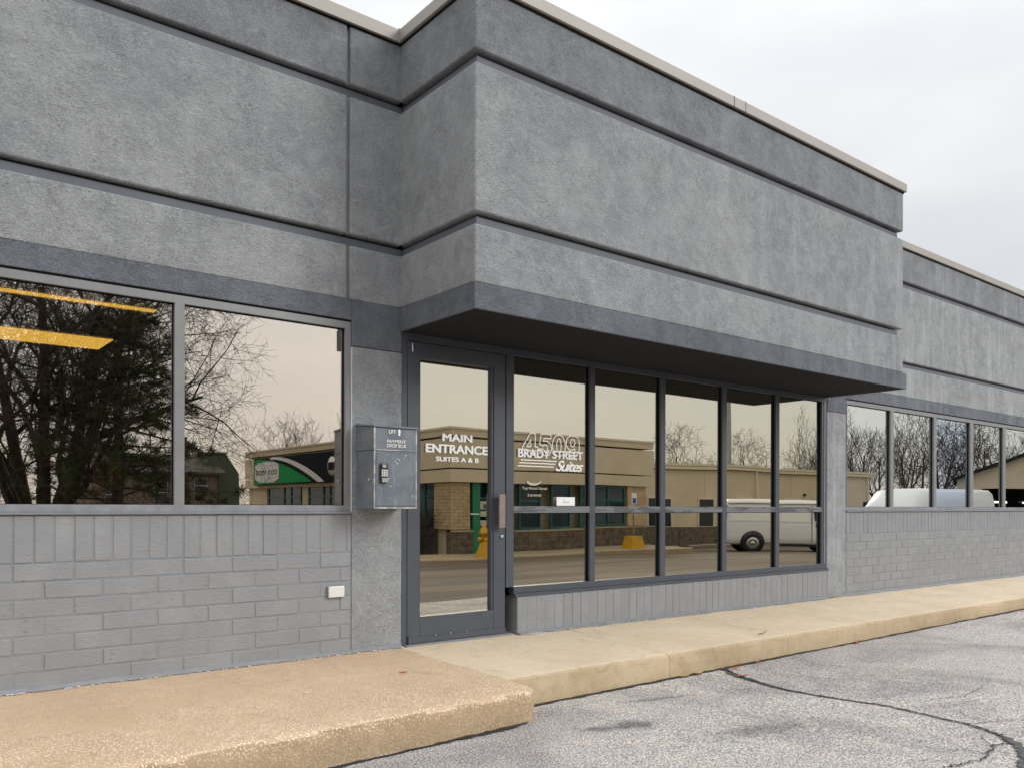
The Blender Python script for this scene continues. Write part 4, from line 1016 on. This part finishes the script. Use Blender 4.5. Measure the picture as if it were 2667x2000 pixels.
# walk and curb stops in front of the tan office
M['walk2'] = concrete('far_concrete', (.36, .28, .18), (.44, .35, .23))
box('office_walk', 9.5, 23.5, ry(21.2), ry(19.0), -1.0, -.445, M['walk2'], None, .02)['kind'] = 'structure'
for i, (x, lab) in enumerate(((27.2, 'concrete wheel stop left of the parked cargo van rear'), (24.6, 'concrete wheel stop by the annex corner'))):
    tag(box('wheel_stop', x, x + 1.8, ry(22.3), ry(22.1), -.75, -.58, M['cap'], None, .03), lab, 'wheel stop', 'concrete wheel stops')

# the dark house behind the trees
M['siding'] = simple('brown_siding', (.125, .095, .075), .85, var=.15)
M['gsiding'] = simple('dark_green_siding', (.045, .07, .045), .85, var=.15)
M['shingle'] = simple('dark_shingle', (.055, .058, .045), .95, var=.3, scale=4)
M['chim'] = simple('chimney_brick', (.17, .10, .065), .9, var=.3, scale=6)
Hs = empty('house', (17, ry(62), -1), 'dark brown sided house with green gambrel wing and brick chimney beyond the trees', 'house')
def hb(name, x0, x1, yv0, yv1, z0, z1, m, bev=0): return box(name, x0, x1, ry(yv1), ry(yv0), z0, z1, M[m], Hs, bev)
hb('wall', 12.6, 21.0, 60.2, 68, -2, 3.35, 'siding')
bm = bmesh.new(); z = -.9
while z < 3.3: addprism(bm, [(ry(60.2), z), (ry(60.2) + .03, z), (ry(60.2), z + .16)], 'x', 12.6, 21.0); z += .17
o = from_bm('siding_board', bm, M['siding'], Hs); o['kind'] = 'stuff'
prism('roof', [(ry(59.9), 3.36), (ry(64.3), 4.85), (ry(68.3), 3.36)], 'x', 12.2, 21.4, M['shingle'], Hs)
gam = [(20.4, -2), (20.4, 4.2), (21.2, 4.86), (21.9, 4.86), (22.9, 3.4), (23.0, -2)]
prism('wall', [(p[0], p[1]) for p in gam], 'y', ry(68), ry(61.5), M['gsiding'], Hs)
hb('trim', 20.6, 22.0, 61.3, 68, 4.87, 4.97, 'sill')
hb('chimney', 19.15, 19.75, 63, 63.8, 4.0, 5.75, 'chim'); hb('chimney_cap', 19.28, 19.62, 63.2, 63.6, 5.751, 6.05, 'black')
for (x0, x1, z0, z1) in ((19.2, 20.0, 1.9, 2.9), (16.4, 17.2, 1.2, 2.7), (13.3, 13.7, 1.2, 2.4)):
    w = hb('window', x0, x1, 60.05, 60.12, z0, z1, 'vanglass'); hb('window_frame', x0 - .06, x1 + .06, 60.125, 60.16, z0 - .06, z1 + .06, 'sill').parent = w
    hb('window_frame', x0 - .05, x1 + .05, 59.98, 60.04, (z0 + z1) / 2 - .03, (z0 + z1) / 2 + .03, 'sill').parent = w
for ch in list(Hs.children):
    for g_ in ch.children: g_.location = (0, 0, 0)
hb('gutter', 12.2, 21.4, 59.8, 60.0, 3.2, 3.34, 'black'); hb('downspout', 20.85, 21.0, 60.0, 60.15, -1.5, 3.19, 'black')

# ================================================================== TREES
M['bark'] = simple('grey_brown_bark', (.085, .068, .055), .95, var=.3, scale=5)
M['bark2'] = simple('dark_bark', (.045, .035, .028), .95, var=.3, scale=5)
M['needle'] = simple('pine_needles', (.048, .070, .026), .85, var=.5, scale=2)
def grow(seed, h=8, spread=.6, levels=5, r0=.16, nstem=1, up=.25, start=.25, kids=(5, 5, 4, 4, 3), droop=0.0, wig=.22, lenf=.62, tipr=.009):
    rnd = random.Random(seed); vt, ft, vb, fb = [], [], [], []
    def tube(P, Rr, n, V, F):
        base_ = len(V)
        for i, p in enumerate(P):
            d = (P[min(i + 1, len(P) - 1)] - P[max(i - 1, 0)]); d = d.normalized() if d.length > 1e-6 else Vector((0, 0, 1))
            u = d.orthogonal().normalized(); w = d.cross(u)
            for k in range(n): V.append(p + (u * math.cos(2 * math.pi * k / n) + w * math.sin(2 * math.pi * k / n)) * Rr[i])
        for i in range(len(P) - 1):
            for k in range(n): F.append((base_ + i * n + k, base_ + i * n + (k + 1) % n, base_ + (i + 1) * n + (k + 1) % n, base_ + (i + 1) * n + k))
    def branch(p, d, L, r, lev):
        seg = 6 if lev == 0 else (4 if lev < 3 else 3); P = [p.copy()]; Rr = [r]; dirs = [d.copy()]
        for i in range(seg):
            j = Vector((rnd.gauss(0, 1), rnd.gauss(0, 1), rnd.gauss(0, .7))) * wig
            d = (d + j * (1 if lev else .35) + Vector((0, 0, up * (1 if lev < 2 else .6) - droop * lev))).normalized() if lev else (d + j * .3).normalized()
            p = p + d * (L / seg); P.append(p.copy()); dirs.append(d.copy())
            Rr.append(max(tipr * .6, r * (1 - .62 * (i + 1) / seg) if lev < levels - 1 else r * (1 - .5 * (i + 1) / seg)))
        if lev <= 1: tube(P, Rr, 7 if lev == 0 else 5, vt, ft)
        else: tube(P, Rr, 3, vb, fb)
        if lev >= levels - 1: return
        k_ = kids[lev]
        for q in range(k_):
            t = start + (1 - start) * (q + rnd.random() * .8) / k_ if lev == 0 else .2 + .8 * (q + rnd.random()) / k_
            t = min(t, .98); i = min(int(t * seg), seg - 1); f = t * seg - i
            pp_ = P[i].lerp(P[i + 1], f); dd = dirs[i + 1]
            ax = dd.orthogonal().normalized(); ax.rotate(Matrix.Rotation(q * 2.4 + rnd.random() * 1.2, 3, dd))
            nd = (dd * (1 - spread) + ax * spread * rnd.uniform(.7, 1.3)).normalized()
            branch(pp_, nd, L * lenf * rnd.uniform(.75, 1.2) * (1 - .35 * t if lev == 0 else 1), max(tipr, Rr[i] * rnd.uniform(.45, .62)), lev + 1)
    for s_ in range(nstem):
        if nstem == 1: d0 = Vector((rnd.gauss(0, .05), rnd.gauss(0, .05), 1)).normalized()
        else:
            a = 2 * math.pi * s_ / nstem + rnd.random() * .5; d0 = Vector((math.cos(a) * .42, math.sin(a) * .42, 1)).normalized()
        branch(Vector((d0.x * .3, d0.y * .3, 0)), d0, h * rnd.uniform(.85, 1.05), r0, 0)
    def mk(name, V, F):
        me = bpy.data.meshes.new(name); me.from_pydata(V, [], F); me.update(); me.polygons.foreach_set('use_smooth', [True] * len(me.polygons)); return me
    return mk('trunk', vt, ft), mk('branches', vb, fb)
def tree(meshes, x, yv, z, rot, s, label, group, name='bare_tree', mat='bark', cat='tree'):
    t = empty(name, (x, ry(yv), z), label, cat, group)
    t.rotation_euler = (0, 0, rot); t.scale = (s[0], s[0], s[1]) if isinstance(s, tuple) else (s, s, s)
    for nm, me in zip(('trunk', 'branches'), meshes):
        if not me.materials: me.materials.append(M[mat])
        o = bpy.data.objects.new(nm, me); COL.objects.link(o); o.parent = t
    return t
ta = grow(11, 6.5, .58, 5, .15, 1, .22, .28, (6, 5, 4, 4), tipr=.013, wig=.2)
tb_ = grow(23, 5.8, .58, 5, .14, 2, .12, .25, (5, 4, 4, 3), wig=.30, tipr=.014)
tc_ = grow(37, 6.8, .42, 5, .11, 3, .30, .2, (5, 4, 4, 3), tipr=.013, wig=.17)
big = grow(5, 10.0, .52, 6, .30, 5, .03, .16, (7, 6, 5, 5, 4), droop=.010, wig=.17, tipr=.0075, lenf=.60)
tree(big, 4.9, 31.5, -1.0, .3, (.86, .97), 'huge spreading bare tree with several leaning stems mirrored in the wide left window', None, 'bare_tree', 'bark2')
G1 = 'bare trees behind the tan office'; G2 = 'bare trees behind the vans'
back = [(31.8, 70, -1, ta, 0.4, 1.05, 'bare tree rising behind the truck rental sign'), (29.0, 73, -1, tb_, 2.0, .75, 'low bare tree at the street end of the truck rental sign'), (34.6, 68, -1, tc_, 1.1, 1.15, 'taller bare tree at the near end of the truck rental sign'),
        (55.0, 52, -1, tb_, .2, .85, 'small bare tree showing over the end of the tan office roof'), (58.4, 49.3, -1, ta, 2.2, 1.0, 'round bare tree over the annex roof, left of its centre pane'), (60.4, 47.5, -1, tb_, 4.0, 1.08, 'crooked bare tree over the annex roof just left of the light pole'),
        (63.0, 45.5, -1, ta, 5.0, .92, 'bare tree over the annex roof just right of the light pole'), (64.9, 44.4, -1, tb_, 1.0, .70, 'shortest bare tree over the annex roof'), (66.7, 42.7, -1, tb_, 3.3, .95, 'twisted bare tree over the far end of the annex roof'),
        (68.8, 41.0, -1, tc_, .5, .92, 'bare tree at the far end of the annex roof next to the pier')]
for x, yv, z, ms, rt, s_, lab in back: tree(ms, x, yv, z, rt, s_, lab, G1)
right = [(56.5, 31.4, tc_, .2, 1.0, 'thin bare tree right beside the annex downspout'), (57.9, 30.3, ta, 3.0, .80, 'wide bare tree in the first ribbon pane'), (59.4, 29.3, tc_, 1.4, .95, 'many stemmed bare tree above the nose of the high roof van'),
         (60.7, 28.3, tc_, 4.2, 1.0, 'bushy bare tree above the middle of the high roof van'), (62.0, 27.3, tb_, 2.5, 1.05, 'dark tangled bare tree in the bluish pane'), (63.3, 26.2, ta, 5.2, 1.02, 'bare tree left of the garage gable'),
         (64.8, 25.3, tc_, 2.9, 1.05, 'brownish bare tree behind the garage gable slope'), (66.8, 23.8, tb_, .9, 1.05, 'bare tree behind the garage roof'), (69.0, 21.5, ta, 1.9, 1.1, 'bare tree beyond the garage ridge')]
for x, yv, ms, rt, s_, lab in right: tree(ms, x, yv, -1.0, rt, s_, lab, G2)
# the pine standing in front of the bare tree
def pine(x, yv, z, h):
    p = empty('pine_tree', (x, ry(yv), z), 'dark green pine with loose needle clumps in front of the spreading bare tree', 'tree')
    rnd = random.Random(3); bm = bmesh.new(); X_, Y_ = x, ry(yv)
    addtube(bm, [(X_, Y_, z), (X_ + .1, Y_, z + h * .4), (X_ + .05, Y_ + .1, z + h)], [.22, .16, .04], 7); from_bm('trunk', bm, M['bark2'], p)
    bm = bmesh.new(); tips = []
    for k in range(60):
        t = .22 + .76 * k / 60; a = k * 2.4; L = (4.3 * (1 - t) + 1.0) * rnd.uniform(.7, 1.15)
        s0 = Vector((X_ + .08, Y_, z + h * t)); d = Vector((math.cos(a), math.sin(a), rnd.uniform(-.12, .35)))
        P = [s0 + d * L * q + Vector((0, 0, .25 * q * q)) for q in (0, .35, .7, 1)]
        addtube(bm, P, [.05, .035, .022, .01], 4)
        for q in range(9): 
            f = .3 + .7 * rnd.random(); c = s0 + d * L * f + Vector((rnd.gauss(0, .28), rnd.gauss(0, .28), rnd.gauss(.05, .16)))
            tips.append(c)
    from_bm('branches', bm, M['bark2'], p)
    vs, fs = [], []
    for c in tips:
        for q in range(90):
            d = Vector((rnd.gauss(0, 1), rnd.gauss(0, 1), rnd.gauss(.3, .8))).normalized(); s0 = c + d * rnd.uniform(0, .12); L = rnd.uniform(.12, .26)
            w = d.orthogonal().normalized() * .010; e = s0 + d * L
            i = len(vs); vs += [s0 - w, s0 + w, e]; fs.append((i, i + 1, i + 2))
    o = from_data('needles', vs, fs, M['needle'], p); o['kind'] = 'stuff'
pine(6.7, 29.0, -1.0, 8.2)
# bare shrub by the tan office corner
sh = grow(77, 1.1, .6, 4, .02, 7, .2, .1, (6, 6, 4), wig=.3, tipr=.006)
tree(sh, 13.9, 22.6, -.5, 0, (1.3, 1.0), 'leafless shrub against the block base at the tan office corner', None, 'bare_shrub', 'bark', 'shrub')
tree(sh, 13.9, 23.9, -.5, 2, (1.4, 1.1), 'second leafless shrub, under the street side window of the tan office', None, 'bare_shrub', 'bark', 'shrub')
